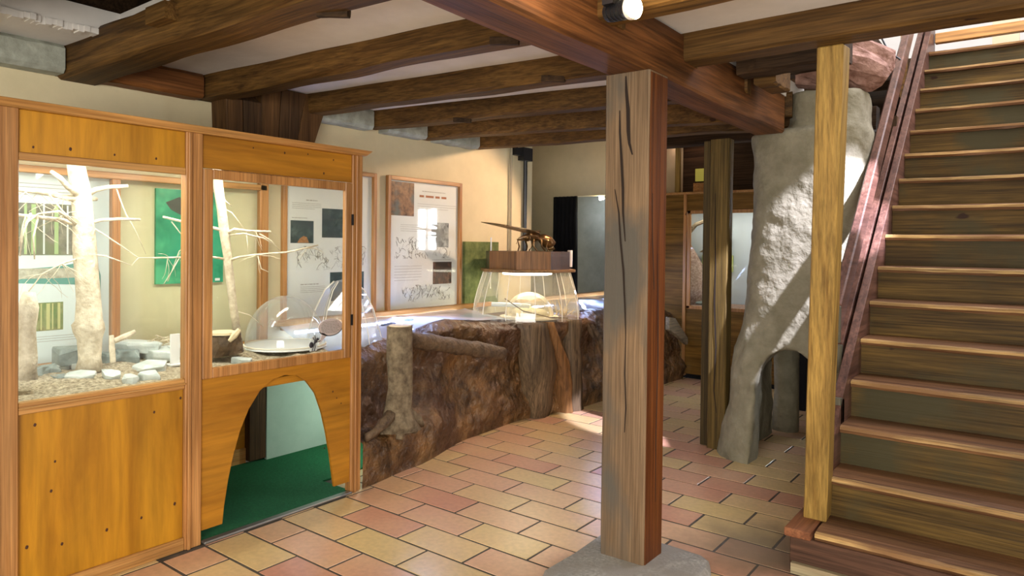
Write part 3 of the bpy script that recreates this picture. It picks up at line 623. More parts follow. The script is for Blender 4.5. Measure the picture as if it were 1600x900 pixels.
# ================================================================== DISPLAY CABINET (left)
FX = -3.03                       # front plane
cab = thing('display_cabinet', (-3.45, 1.7, 0), 'tall varnished plywood display cabinet with two lit glazed bays and an arched crawl opening', 'cabinet')
def pm_(name, mb, m, lb=None, bv=.003): return build(name, mb, m, cab, label=lb, bevel=bv)
# uprights with a raised bead
for (a, b, nm) in ((.845, .938, 'left'), (1.572, 1.648, 'mid'), (2.505, 2.575, 'right')):
    pm_('upright', MB().box(FX - .05, FX, a, b, 0, 1.868), M_PINE_Z)
    mid = a + (.018 if nm == 'mid' else .022)
    pm_('bead', MB().box(FX, FX + .010, mid - .010 if nm != 'right' else 2.525, mid + .006 if nm != 'right' else 2.541, 0, 1.866), M_PINE_Z)
# cornice in two steps
pm_('cornice', MB().hexa([(FX - .06, .82, 1.866), (FX + .012, .82, 1.866), (FX + .012, 2.59, 1.866), (FX - .06, 2.59, 1.866)], [(FX - .06, .80, 1.895), (FX + .04, .80, 1.895), (FX + .04, 2.615, 1.895), (FX - .06, 2.615, 1.895)]), M_PINE_Y)
pm_('cabinet_top', MB().box(-3.93, FX - .05, .85, 2.58, 1.84, 1.86), M_PLY2)
# bay 1
pm_('upper_panel', MB().box(FX - .022, FX - .010, .938, 1.572, 1.695, 1.866), M_PLY)
pm_('rail', MB().box(FX - .03, FX - .002, .938, 1.572, 1.676, 1.706), M_PINE_Y)
pm_('glass_pane', MB().box(FX - .022, FX - .018, .938, 1.572, .765, 1.682), M_GLASS, bv=0)
pm_('sill', MB().box(FX - .04, FX - .004, .938, 1.572, .722, .768), M_PINE_Y)
pm_('sill_bead', MB().box(FX - .02, FX + .006, .938, 1.572, .742, .750), M_PINE_Y)
pm_('lower_panel', MB().box(FX - .03, FX - .018, .938, 1.572, .045, .735), M_PLY)
pm_('baseboard', MB().box(FX - .02, FX - .004, .938, 1.572, 0, .056), M_PINE_Y)
pm_('end_panel', MB().box(-3.95, FX - .05, .86, .875, 0, .70), M_PLY2)
KNOT = plain('dark_knot', (0.055, 0.016, 0.006), 0.5)
for (p, r) in (((-3.048, 0.997, 0.674), .0062), ((-3.048, 1.444, 0.641), .0055), ((-3.048, 1.559, 0.683), .006), ((-3.048, 1.065, 0.518), .0048), ((-3.048, 1.052, 0.406), .0058), ((-3.048, 0.971, 0.214), .0068), ((-3.048, 1.090, 0.187), .006), ((-3.048, 1.254, 0.190), .0065), ((-3.048, 1.392, 0.198), .0058), ((-3.048, 1.535, 0.217), .007),
               ((-3.040, 0.987, 1.729), .0045), ((-3.040, 1.113, 1.736), .0065), ((-3.040, 1.276, 1.732), .0045), ((-3.040, 1.444, 1.734), .005), ((-3.040, 1.905, 1.835), .004), ((-3.040, 2.079, 1.830), .0055), ((-3.040, 2.217, 1.839), .004), ((-3.040, 2.380, 1.826), .0045), ((-3.040, 2.318, 1.749), .006), ((-3.042, 2.389, 0.580), .005), ((-3.042, 2.415, 0.541), .004), ((-3.042, 2.445, 0.507), .004), ((-3.042, 2.383, 0.760), .005), ((-3.042, 2.337, 0.286), .004)):
    x = p[0] + .0002
    mb = MB(); mb.add([(x, p[1] + r * (1 + .15 * math.sin(k * 2.1)) * .85 * math.cos(k * .524), p[2] + r * 1.15 * math.sin(k * .524)) for k in range(12)] + [(x + .0006, p[1], p[2])], [(k, (k + 1) % 12, 12) for k in range(12)])
    build('knot', mb, KNOT, cab)
# bay 2: framed glass door above, arched panel below
pm_('upper_panel', MB().box(FX - .022, FX - .010, 1.648, 2.505, 1.715, 1.866), M_PLY2)
d0, d1, dz0, dz1 = 1.652, 2.503, .752, 1.712
dr = build('door', MB().box(FX - .03, FX - .002, d0, 1.700, dz0, dz1).box(FX - .03, FX - .002, 2.458, d1, dz0, dz1).box(FX - .03, FX - .002, 1.700, 2.458, 1.668, dz1).box(FX - .03, FX - .002, 1.700, 2.458, dz0, .800), M_PINE_Z, cab, bevel=.004)
build('glass_pane', MB().box(FX - .020, FX - .016, 1.70, 2.458, .80, 1.668), M_GLASS, dr)
build('hinge', MB().box(FX - .004, FX + .006, 2.497, 2.508, .93, .99), M_METALD, dr)
build('hinge', MB().box(FX - .004, FX + .006, 2.497, 2.508, 1.48, 1.54), M_METALD, dr)
# arched panel
mb = MB(); ac = [(1.757, .060), (1.765, .14), (1.785, .26), (1.81, .37), (1.845, .48), (1.89, .575), (1.95, .655), (2.02, .70), (2.09, .712), (2.16, .70), (2.22, .66), (2.275, .59), (2.315, .49), (2.345, .38), (2.37, .26), (2.39, .14), (2.402, .062)]
full = [(1.648, .060)] + ac + [(2.505, .062), (2.505, .752), (1.648, .752)]
def arched(x):
    me = []; 
    return x
vs = [(FX - .026, y, z) for y, z in ac] + [(FX - .026, y, .752) for y, z in ac]
na = len(ac); fs = [(i, i + 1, na + i + 1, na + i) for i in range(na - 1)]
vsf = [(FX - .012, y, z) for y, z in ac] + [(FX - .012, y, .752) for y, z in ac]
mb.add(vs, fs); mb.add(vsf, fs)
mb.add([(FX - .026, y, z) for y, z in ac] + [(FX - .012, y, z) for y, z in ac], [(i, i + 1, na + i + 1, na + i) for i in range(na - 1)])
mb.box(FX - .026, FX - .012, 1.648, 1.757, .060, .752).box(FX - .026, FX - .012, 2.402, 2.505, .062, .752)
pm_('arched_panel', mb, M_PLY2, bv=0)
# interior of the bays
pm_('shelf', MB().box(-3.93, FX - .04, .87, 2.55, .66, .70), M_PLY2)
pm_('back_rail', MB().box(-3.875, -3.835, .87, 2.50, 1.700, 1.735), M_PINE_Y)
pm_('back_rail', MB().box(-3.875, -3.835, .87, 2.50, .70, .78), M_PINE_Y)
pm_('back_post', MB().box(-3.875, -3.835, 1.600, 1.642, .70, 1.70), M_PINE_Z)
pm_('back_post', MB().box(-3.875, -3.835, 2.455, 2.512, .70, 1.84), M_PINE_Z)
pm_('back_glass', MB().box(-3.858, -3.855, .87, 2.455, .78, 1.70), M_GLASS, bv=0)
pm_('lamp_tube', MB().tube([(-3.12, .95, 1.79), (-3.12, 1.56, 1.79)], .014, 10), M_TUBE, bv=0)
pm_('lamp_tube', MB().tube([(-3.30, 1.70, 1.795), (-3.30, 2.45, 1.795)], .014, 10), M_TUBE, bv=0)
pm_('lamp_diffuser', MB().box(-3.66, -3.10, .90, 1.60, 1.755, 1.77), plain('diffuser', (1, 1, 1), .5, 0, 1.7, (.96, 1.0, .95)), bv=0)
area('bay_lamp', (-3.22, 1.25, 1.74), (-3.45, 1.25, .7), .5, .12, 2.8, (0.95, 1.0, 0.93))
area('bay_lamp_right', (-3.30, 2.07, 1.77), (-3.45, 2.07, .7), .6, .12, 4, (1.0, 0.96, 0.84))
# tunnel behind the arch
pm_('inner_panel', MB().box(-3.97, -3.95, .875, 2.43, 0, .66), M_PLY2, 'dark plywood lining inside the crawl opening')
pm_('inner_baseboard', MB().box(-3.95, -3.938, .875, 2.43, 0, .10), M_PINE_Y)
pm_('inner_post', MB().box(-3.96, -3.90, 2.43, 2.545, 0.02, .66), M_DARKZ)
pm_('side_panel', MB().box(-3.95, FX - .05, 1.585, 1.60, 0, .66), M_PLY2)
build('tunnel_lining', MB().box(-3.915, -3.893, 2.545, 3.5, 0.0, .62), M_GREENWALL, label='grey green board lining the crawl tunnel behind the arch', cat='panel')
build('carpet', MB().box(-3.94, -3.045, 1.60, 2.52, 0.0, .008).box(-3.94, -3.30, 2.52, 3.5, 0.0, .008), M_CARPET, label='dark green carpet on the floor of the crawl opening', cat='carpet')
build('threshold', MB().box(-3.052, -3.012, 1.655, 2.505, 0, .013), plain('threshold_metal', (0.30, 0.30, 0.28), .35, .8), label='thin metal threshold strip between the green carpet and the tiles', cat='strip', bevel=.004)
point('tunnel_fill', (-3.40, 3.05, .42), 4.0, (0.80, 1.0, 0.88), .05)  # added light, stands in for glow from an opening farther along the tunnel

# soil of the left display
mb = MB(); nx, ny = 26, 56
vs = []
for i in range(nx + 1):
    for j in range(ny + 1):
        x = -3.86 + (.80) * i / nx; y = .87 + 1.68 * j / ny
        vs.append((x, y, .745 + .035 * (i < nx) * (1 - i / nx) + .022 * noise.noise(Vector((x * 4, y * 4, 0))) + .012 * noise.noise(Vector((x * 19, y * 19, 3)))))
mb.add(vs, [(i * (ny + 1) + j, i * (ny + 1) + j + 1, (i + 1) * (ny + 1) + j + 1, (i + 1) * (ny + 1) + j) for i in range(nx) for j in range(ny)])
build('soil', mb, M_SOIL, smooth=True, label='dry grey brown soil covering the bottom of the glazed display', cat='soil', kind='stuff')

# ---- dead trees
def limb(pts, r0, r1, X, dx=0.0, n=7):
    """pts: list of world points already on a plane; bends it slightly in depth"""
    m = len(pts); out = []
    for i, p in enumerate(pts):
        t = i / max(1, m - 1); out.append((p[0] + dx * t * t, p[1], p[2]))
    return MB().tube(out, [r0 + (r1 - r0) * i / max(1, m - 1) for i in range(m)], n, .25)
def twigs(name, parent, starts, mat, seed, n=4, L0=.16, r=.0016):
    rn = random.Random(seed); mb = MB()
    for s in starts:
        for k in range(n):
            p = Vector(s); d = Vector((rn.uniform(-.6, .6), rn.uniform(-1, 1), rn.uniform(-1.2, .5))).normalized(); pts = [p]
            for q in range(5):
                d = (d + Vector((rn.uniform(-.3, .3), rn.uniform(-.3, .3), rn.uniform(-.45, .15)))).normalized(); p = p + d * L0 / 5 * rn.uniform(.6, 1.2); pts.append(p)
            mb.tube(pts, [r * (1 - .12 * i) for i in range(6)], 4)
    o = build(name, mb, mat, parent, kind='stuff'); return o

tr = thing('dead_tree', (-3.550, 1.383, 0.791), 'bare pale dead tree with a thick swollen trunk in the left glazed bay', 'tree')
build('trunk', MB().tube([(-3.550, 1.318, 1.778), (-3.550, 1.326, 1.714), (-3.550, 1.343, 1.604), (-3.550, 1.354, 1.471), (-3.550, 1.362, 1.337), (-3.550, 1.371, 1.218), (-3.550, 1.377, 1.104), (-3.550, 1.380, 1.008), (-3.550, 1.380, 0.987), (-3.550, 1.380, 0.957), (-3.550, 1.383, 0.918), (-3.550, 1.383, 0.827), (-3.550, 1.383, 0.767)],
      [.036, .038, .041, .044, .048, .050, .050, .052, .066, .062, .052, .048, .058], 18, .22), M_BARKP, tr, smooth=True)
BR = [([(-3.550, 1.348, 1.569), (-3.520, 1.258, 1.574), (-3.500, 1.181, 1.591), (-3.460, 1.067, 1.592)], .016, .011), ([(-3.550, 1.348, 1.450), (-3.500, 1.244, 1.469), (-3.480, 1.150, 1.479), (-3.450, 1.065, 1.484)], .011, .008),
      ([(-3.550, 1.337, 1.586), (-3.450, 1.253, 1.616), (-3.420, 1.212, 1.651), (-3.400, 1.171, 1.674)], .014, .009), ([(-3.550, 1.362, 1.587), (-3.520, 1.396, 1.618), (-3.500, 1.449, 1.633), (-3.480, 1.521, 1.641)], .013, .009),
      ([(-3.550, 1.359, 1.572), (-3.620, 1.436, 1.579)], .011, .010), ([(-3.550, 1.367, 1.457), (-3.520, 1.419, 1.476), (-3.500, 1.487, 1.484), (-3.500, 1.587, 1.485)], .009, .006),
      ([(-3.550, 1.376, 1.451), (-3.500, 1.422, 1.410), (-3.500, 1.508, 1.350), (-3.500, 1.579, 1.298), (-3.500, 1.813, 1.300)], .004, .0025), ([(-3.550, 1.381, 1.316), (-3.500, 1.431, 1.308), (-3.500, 1.488, 1.286), (-3.500, 1.549, 1.261)], .004, .002),
      ([(-3.550, 1.333, 1.296), (-3.450, 1.229, 1.276), (-3.420, 1.145, 1.234), (-3.400, 1.077, 1.145)], .005, .002), ([(-3.500, 1.303, 1.454), (-3.450, 1.218, 1.507), (-3.450, 1.140, 1.492), (-3.450, 1.083, 1.441), (-3.450, 1.069, 1.351)], .007, .003),
      ([(-3.470, 1.146, 1.482), (-3.460, 1.124, 1.393), (-3.460, 1.129, 1.296)], .005, .003), ([(-3.500, 1.478, 1.629), (-3.500, 1.495, 1.576), (-3.500, 1.522, 1.507), (-3.500, 1.566, 1.431), (-3.500, 1.615, 1.317)], .004, .0015), ([(-3.500, 1.579, 1.298), (-3.500, 1.546, 1.261)], .003, .0015),
      ([(-3.400, 1.095, 1.492), (-3.400, 1.067, 1.405), (-3.400, 1.056, 1.311)], .005, .003), ([(-3.500, 1.193, 1.586), (-3.450, 1.233, 1.508), (-3.450, 1.290, 1.453)], .004, .003)]
for pts, a, b in BR: build('branch', limb(pts, a, b, 0), M_BARKP, tr, smooth=True)
twigs('twigs', tr, [(-3.450, 1.092, 1.482), (-3.500, 1.156, 1.589), (-3.480, 1.211, 1.471), (-3.420, 1.145, 1.234), (-3.450, 1.229, 1.276), (-3.500, 1.256, 1.567), (-3.450, 1.092, 1.583)], M_BARKP, 3, 4, .19)

tr = thing('dead_tree', (-3.500, 2.108, 0.857), 'slim pale dead sapling behind the framed glass door', 'tree')
build('trunk', MB().tube([(-3.500, 1.977, 1.774), (-3.500, 1.988, 1.673), (-3.500, 2.007, 1.562), (-3.500, 2.022, 1.443), (-3.500, 2.041, 1.305), (-3.500, 2.061, 1.167), (-3.500, 2.080, 1.027), (-3.500, 2.108, 0.850)], [.024, .024, .023, .023, .022, .021, .020, .022], 14, .22), M_BARKP, tr, smooth=True)
BR = [([(-3.500, 2.030, 1.422), (-3.450, 2.052, 1.450), (-3.450, 2.135, 1.442), (-3.450, 2.272, 1.441)], .009, .006), ([(-3.500, 2.045, 1.278), (-3.450, 2.075, 1.299), (-3.420, 2.163, 1.313), (-3.420, 2.365, 1.327), (-3.420, 2.570, 1.369)], .008, .004),
      ([(-3.500, 2.015, 1.442), (-3.520, 1.961, 1.458), (-3.500, 1.846, 1.471), (-3.450, 1.674, 1.500)], .009, .006), ([(-3.500, 2.030, 1.288), (-3.500, 1.951, 1.302), (-3.500, 1.813, 1.300), (-3.500, 1.652, 1.298)], .007, .004),
      ([(-3.500, 2.006, 1.647), (-3.480, 2.017, 1.599), (-3.480, 2.054, 1.574)], .004, .002), ([(-3.500, 2.029, 1.556), (-3.450, 2.036, 1.538), (-3.450, 2.074, 1.495), (-3.450, 2.123, 1.438)], .003, .002), ([(-3.450, 2.201, 1.429), (-3.450, 2.277, 1.391), (-3.450, 2.331, 1.334)], .004, .002),
      ([(-3.500, 2.030, 1.415), (-3.420, 2.086, 1.427), (-3.400, 2.196, 1.404), (-3.400, 2.248, 1.377)], .005, .003), ([(-3.420, 2.171, 1.313), (-3.420, 2.195, 1.236), (-3.420, 2.242, 1.217)], .004, .002), ([(-3.450, 2.123, 1.438), (-3.450, 2.131, 1.358), (-3.450, 2.128, 1.271)], .002, .001), ([(-3.500, 2.107, 1.001), (-3.480, 2.164, 0.980), (-3.450, 2.232, 0.913)], .003, .002),
      ([(-3.500, 1.901, 1.420), (-3.500, 1.840, 1.372), (-3.500, 1.780, 1.332), (-3.500, 1.722, 1.178)], .003, .0015), ([(-3.500, 1.840, 1.372), (-3.500, 1.819, 1.431), (-3.500, 1.792, 1.470)], .003, .0015), ([(-3.480, 1.730, 1.480), (-3.480, 1.769, 1.430), (-3.500, 1.826, 1.379), (-3.500, 1.881, 1.339)], .003, .0015), ([(-3.500, 1.847, 1.300), (-3.500, 1.820, 1.241), (-3.500, 1.787, 1.182)], .003, .0012), ([(-3.500, 1.780, 1.297), (-3.500, 1.741, 1.226), (-3.500, 1.700, 1.163)], .003, .0012)]
for pts, a, b in BR: build('branch', limb(pts, a, b, 0), M_BARKP, tr, smooth=True)
twigs('twigs', tr, [(-3.450, 2.181, 1.436), (-3.420, 2.182, 1.313), (-3.420, 2.494, 1.349), (-3.500, 1.796, 1.297), (-3.500, 1.840, 1.372), (-3.500, 1.721, 1.297)], M_BARKP, 5, 4, .13)
# bark-covered stub at far left
mb = MB().tube([(-3.350, 1.057, 0.803), (-3.350, 1.062, 0.888), (-3.350, 1.064, 0.994), (-3.350, 1.066, 1.100), (-3.350, 1.075, 1.163)], [.045, .036, .034, .038, .024], 12, .5)
build('broken_trunk', mb, M_BARKP, smooth=True, label='broken splintered trunk stub at the left edge of the glazed display', cat='trunk')
# sawn stump in bay 2
sp = thing('sawn_log', (-3.400, 1.975, 0.822), 'short sawn log with a pale cut face at the foot of the sapling', 'log')
build('bark', MB().tube([(-3.420, 1.987, 0.795), (-3.420, 1.979, 0.853), (-3.420, 1.972, 0.901)], [.095, .085, .088], 16, .3), M_BARKD, sp)
build('cut_face', MB().tube([(-3.420, 1.972, 0.898), (-3.420, 1.972, 0.911)], [.086, .084], 16, .15), M_CUT, sp)
build('splinter', MB().tube([(-3.300, 1.938, 0.875), (-3.300, 1.966, 0.902), (-3.300, 1.994, 0.929)], [.008, .017, .012], 6, .4), M_CUT, sp)

# ---- rocks
def rock(c, sx, sy, h, rz, label, mat=M_SLATE, tilt=0, seed=0, name='slate_rock'):
    rn = random.Random(seed + 77); n = rn.choice((5, 6, 7)); M = Euler((tilt, tilt * .6, rz)).to_matrix(); vs = []
    angs = sorted([2 * math.pi * (k + rn.uniform(-.28, .28)) / n for k in range(n)])
    for (s_, z) in ((1.0, -.02), (1.08, h * .55), (.93, h * .72)):
        for a in angs:
            q = 1 + rn.uniform(-.16, .16)
            vs.append(Vector(c) + M @ Vector((sx * s_ * math.cos(a) * q, sy * s_ * math.sin(a) * q, z + rn.uniform(-.22, .22) * h)))
    mb = MB().add(vs, [(i * n + k, i * n + (k + 1) % n, (i + 1) * n + (k + 1) % n, (i + 1) * n + k) for i in range(2) for k in range(n)] + [tuple(range(n))[::-1], tuple(2 * n + k for k in range(n))])
    build(name, mb, mat, label=label, cat='rock', group='slate rocks in the glazed display', bevel=.003)
ZS = .765
RK = [((-3.671, 1.194, 0.770), .075, .05, .05, .2, 'low grey rock at the foot of the broken trunk stub', M_SLATED, 0),
      ((-3.659, 1.262, 0.765), .05, .035, .06, .9, 'upright grey rock left of the thick trunk', M_SLATED, .25),
      ((-3.508, 1.261, 0.760), .07, .035, .03, .1, 'flat dark rock in front of the thick trunk', M_SLATED, 0),
      ((-3.425, 1.303, 0.770), .065, .06, .035, .5, 'pale rounded slab just in front of the thick trunk', M_SLATE, .1),
      ((-3.793, 1.355, 0.780), .04, .03, .03, 0, 'small white stone behind the flat dark rock', M_SLATE, .1),
      ((-3.687, 1.374, 0.780), .03, .02, .03, 0, 'tiny white stone touching the thick trunk', M_SLATE, .2),
      ((-3.358, 1.396, 0.765), .045, .03, .05, .8, 'pointed white rock standing right of the thick trunk', M_SLATE, .35),
      ((-3.230, 1.426, 0.765), .06, .03, .03, -.2, 'small pale rock second from the right along the glass', M_SLATE, 0),
      ((-3.227, 1.508, 0.765), .055, .035, .04, .3, 'small pale wedge rock below the big white slab', M_SLATE, .1),
      ((-3.413, 1.604, 0.775), .10, .07, .04, .1, 'big flat white slab near the right corner of the left bay', M_SLATE, .03),
      ((-3.640, 1.720, 0.800), .16, .06, .05, .15, 'long pale slab lying behind the big white slab', M_SLATE, .02),
      ((-3.724, 1.672, 0.840), .17, .07, .05, .1, 'uppermost layered slab of the slate heap', M_SLATE, .05),
      ((-3.672, 1.608, 0.800), .09, .05, .05, 0, 'dark green grey rock under the pale stick', M_SLATED, .1),
      ((-3.811, 1.569, 0.800), .08, .05, .04, .3, 'dark rock directly right of the thick trunk', M_SLATED, .05),
      ((-3.815, 1.393, 0.820), .08, .06, .07, .3, 'big green grey rock behind the thick trunk', M_SLATED, .1),
      ((-3.649, 1.831, 0.820), .08, .05, .04, 0, 'pale slab at the right end of the slate heap', M_SLATE, .05)]
for i, (c, sx, sy, h, rz, lb, m, tl) in enumerate(RK):
    c = Vector(c); c.z -= .01
    if c.x < -3.74: # keep clear of the back glass
        k = (-3.74) / c.x; c.x, c.y = c.x * k, c.y * k
    rock(c, sx, sy, h, rz, lb, m, tl, i)
rock((-3.280, 1.997, 0.775), .07, .04, .015, .2, 'thin pale slab lying at the front of the right bay', M_SLATE, 0, 40)
build('stick', MB().tube([(-3.450, 1.443, 0.813), (-3.450, 1.440, 0.876), (-3.450, 1.437, 0.939)], [.012, .012, .010], 8, .3), M_BARKP, label='short pale stick standing against the slate heap', cat='stick')
build('stick', MB().tube([(-3.600, 1.511, 0.891), (-3.600, 1.561, 0.908), (-3.600, 1.610, 0.929)], [.014, .016, .011], 8, .3), M_BARKP, label='thick stub of branch lying on top of the slate heap', cat='stick')
nest = MB(); rn = random.Random(9)
for k in range(60):
    p = Vector((-3.700, 1.842, 0.831)) + Vector((rn.uniform(-.06, .06), rn.uniform(-.13, .1), rn.uniform(-.02, .035))); a = rn.uniform(0, 6.3); q = Vector((math.cos(a) * .05, math.sin(a) * .07, rn.uniform(-.02, .03)))
    nest.tube([p - q, p + q], .0018, 4)
build('twig_pile', nest, M_BARKP, label='loose pile of thin dry twigs at the right end of the slate heap', cat='twigs', kind='stuff')
build('card_stand', MB().box(-3.44, -3.43, 1.705, 1.75, .77, .92).box(-3.47, -3.40, 1.69, 1.76, .765, .772), M_WHITE, label='small white card holder in the right corner of the left bay', cat='card')

# ---- domes in / behind the right bay
def shell(c, prof, n, name, mat, **k): return build(name, MB().lathe(c, prof, n), mat, smooth=True, weld=True, **k)
dc = (-3.52, 2.42, .775)
dm = thing('observation_dome', dc, 'clear glass dome on a white disc behind the framed glass door', 'dome')
hemi = lambda r, h, n=12: [(r * math.cos(math.pi / 2 * i / n), h * math.sin(math.pi / 2 * i / n)) for i in range(n)] + [(.0005, h)]
build('disc', MB().lathe(dc, [(.001, .012), (.225, .012), (.235, .004), (.235, 0)], 36), plain('white_disc', (.75, .78, .78), .5), dm, smooth=False, weld=True)
build('shell', MB().lathe((dc[0], dc[1], dc[2] + .012), hemi(.225, .285), 40), M_PERSPEX, dm, smooth=True, weld=True)
build('rim', MB().lathe((dc[0], dc[1], dc[2] + .012), [(.225, 0), (.232, 0), (.232, .006), (.225, .006)], 40), M_EDGE, dm, weld=True)
bc = (-3.62, 2.93, .66)
bl = thing('acrylic_bell', bc, 'tall clear acrylic bell behind the glass dome in front of the poster', 'dome')
build('shell', MB().lathe(bc, [(.27, 0), (.235, .15), (.19, .30), (.13, .42), (.07, .475), (.001, .49)], 10), M_PERSPEX, bl, weld=True)
for k in range(10):
    t = 2 * math.pi * k / 10; cc, ss = math.cos(t), math.sin(t)
    build('seam', MB().tube([(bc[0] + r * cc, bc[1] + r * ss, bc[2] + z) for r, z in [(.27, 0), (.235, .15), (.19, .30), (.13, .42), (.07, .475)]], .0025, 4), M_EDGE, bl)

# ---- ant figure with speech bubble, standing at the glass
AX = -3.085
an = thing('ant_sign', (AX, 2.29, .80), 'flat black cartoon ant with a pink speech bubble standing behind the glass', 'sign')
def disc(c, ry, rz, t=.003, n=28): return MB().prism([(c[0], c[1] + ry * math.cos(2 * math.pi * k / n), c[2] + rz * math.sin(2 * math.pi * k / n)) for k in range(n)], (t, 0, 0))
P_ = lambda x, y, d=0: None
bub = (-3.085, 2.402, 0.924)
build('speech_bubble', disc(bub, .080, .047), plain('bubble_pink', (0.62, 0.50, 0.50), .5), an)
mb = MB().tube([(AX + .002, bub[1] + .080 * math.cos(a), bub[2] + .047 * math.sin(a)) for a in [math.radians(q) for q in range(205, 375, 10)]], .0022, 5)
build('bubble_outline', mb, M_BLACK, an)
build('bubble_tail', MB().prism([(AX, bub[1] - .055, bub[2] - .025), (AX, bub[1] - .02, bub[2] - .042), (AX, bub[1] - .075, bub[2] - .085)], (.003, 0, 0)), MATS['bubble_pink'], an)
mb = MB(); rn = random.Random(4)
for k in range(8):
    z = bub[2] + .028 - k * .0082; hw = .062 * math.sqrt(max(.1, 1 - ((z - bub[2]) / .046) ** 2)); y = bub[1] - hw
    while y < bub[1] + hw - .01:
        l = rn.uniform(.006, .018); mb.box(AX + .0032, AX + .004, y, min(y + l, bub[1] + hw), z, z + .0032); y += l + .004
build('text_lines', mb, M_INK, an, kind='stuff')
a0 = (-3.085, 2.290, 0.855)
body = MB().ball((-3.080, 2.276, 0.840), (.004, .013, .016), 12, 8).ball((-3.080, 2.303, 0.855), (.004, .010, .009), 10, 6).ball((-3.080, 2.317, 0.867), (.004, .009, .008), 10, 6)
build('body', body, plain('ant_black', (0.03, 0.025, 0.035), .5), an, smooth=True)
for pts in ([(-3.080, 2.295, 0.849), (-3.080, 2.289, 0.829), (-3.080, 2.281, 0.808)], [(-3.080, 2.299, 0.848), (-3.080, 2.301, 0.828), (-3.080, 2.295, 0.806)], [(-3.080, 2.303, 0.858), (-3.080, 2.290, 0.870), (-3.080, 2.288, 0.880)], [(-3.080, 2.307, 0.858), (-3.080, 2.301, 0.872), (-3.080, 2.298, 0.893)], [(-3.080, 2.311, 0.854), (-3.080, 2.323, 0.853), (-3.080, 2.334, 0.858)]):
    build('leg', MB().tube(pts, .0022, 5), MATS['ant_black'], an)
build('backing', MB().prism([(-3.087, 2.271, 0.805), (-3.087, 2.316, 0.806), (-3.087, 2.324, 0.876), (-3.087, 2.291, 0.889), (-3.087, 2.271, 0.850)], (.0015, 0, 0)), plain('clear_backing', (.75, .75, .75), .4), an)

# ================================================================== POSTERS
def poster(nm, X, y0, y1, z0, z1, frame, label, photos, seed, text, sketches):
    c = thing(nm, (X, (y0 + y1) / 2, z0), label, 'poster')
    build('sheet', MB().box(X, X + .008, y0, y1, z0, z1), M_PAPER if text != 'white' else plain('white_sheet', (.80, .85, .86), .3), c)
    if frame:
        w = frame
        for b in ((y0 - w, y0, z0, z1 + w), (y1, y1 + w, z0, z1 + w), (y0, y1, z1, z1 + w), (y0 - w, y1 + w, z0 - w, z0)):
            build('frame_strip', MB().box(X, X + .035, *b), M_PINE_Z if b[3] - b[2] > .3 else M_PINE_Y, c, bevel=.003)
        build('glass_pane', MB().box(X + .011, X + .013, y0, y1, z0, z1), M_GLASS, c)
    for i, (a, b, p, q, cols) in enumerate(photos):
        key = 'photo_print_%s_%d' % (seed, i)
        build('photo', MB().box(X + .008, X + .0095, a, b, p, q), rough_mat(key, cols[0], cols[1], 22, .35, 0, .001, c3=cols[2], s3=7, fine=10), c)
    mb = MB(); rn = random.Random(seed)
    for (a, b, z, n, sz, gap) in (text if isinstance(text, list) else []):
        for k in range(n):
            zz = z - k * gap; y = a; e = b - (rn.uniform(.1, .4) * (b - a) if k == n - 1 else 0)
            while y < e: l = rn.uniform(.008, .03); mb.box(X + .0082, X + .0088, y, min(y + l, e), zz, zz + sz); y += l + sz * .8
    if mb.v: build('text_lines', mb, M_INKL, c, kind='stuff')
    mb = MB()
    for (a, b, z0_, z1_, n) in sketches:
        for k in range(n):
            p = Vector((X + .009, rn.uniform(a, b), rn.uniform(z0_, z1_))); pts = [p]
            for q in range(rn.randint(2, 5)): p = p + Vector((0, rn.uniform(-.03, .03), rn.uniform(-.035, .035))); p.y = min(b, max(a, p.y)); p.z = min(z1_, max(z0_, p.z)); pts.append(p)
            mb.tube(pts, rn.choice((.0006, .0009, .0015)), 3)
    if mb.v: build('sketch', mb, M_INK, c, kind='stuff')
    return c
anth = ((0.10, 0.055, 0.03), (0.45, 0.22, 0.10), (0.16, 0.17, 0.15)); night = ((0.03, 0.05, 0.05), (0.10, 0.14, 0.14), (0.06, 0.08, 0.09)); bw = ((0.12, 0.12, 0.12), (0.60, 0.60, 0.58), (0.35, 0.35, 0.34)); red = ((0.05, 0.035, 0.03), (0.30, 0.14, 0.09), (0.10, 0.07, 0.06)); anthill = ((0.32, 0.13, 0.05), (0.55, 0.27, 0.12), (0.40, 0.18, 0.08))
c = poster('framed_poster', -3.945, 3.60, 4.37, .84, 1.868, .030, 'framed white poster with photos and pen drawings directly left of the green board',
       [(3.605, 3.86, 1.60, 1.858, anth), (4.06, 4.26, 1.36, 1.56, bw), (4.08, 4.30, 1.06, 1.24, red)], 11,
       [(3.95, 4.30, 1.80, 1, .006, .02), (3.90, 4.35, 1.70, 3, .003, .018), (3.72, 4.0, 1.53, 4, .003, .016), (3.66, 3.95, 1.21, 6, .003, .022), (4.07, 4.33, 1.255, 1, .004, .02)],
       [(3.66, 4.02, 1.27, 1.44, 46), (4.05, 4.28, 1.27, 1.36, 14), (3.74, 4.28, .93, 1.06, 60)])
mb = MB(); rn = random.Random(1); y = 3.92
for k, wd in enumerate((.05, .09, .05, .06)): mb.box(-3.9365, -3.936, y, y + wd, 1.755, 1.772); y += wd + .02
build('title_line', mb, M_INKR, c, kind='stuff')
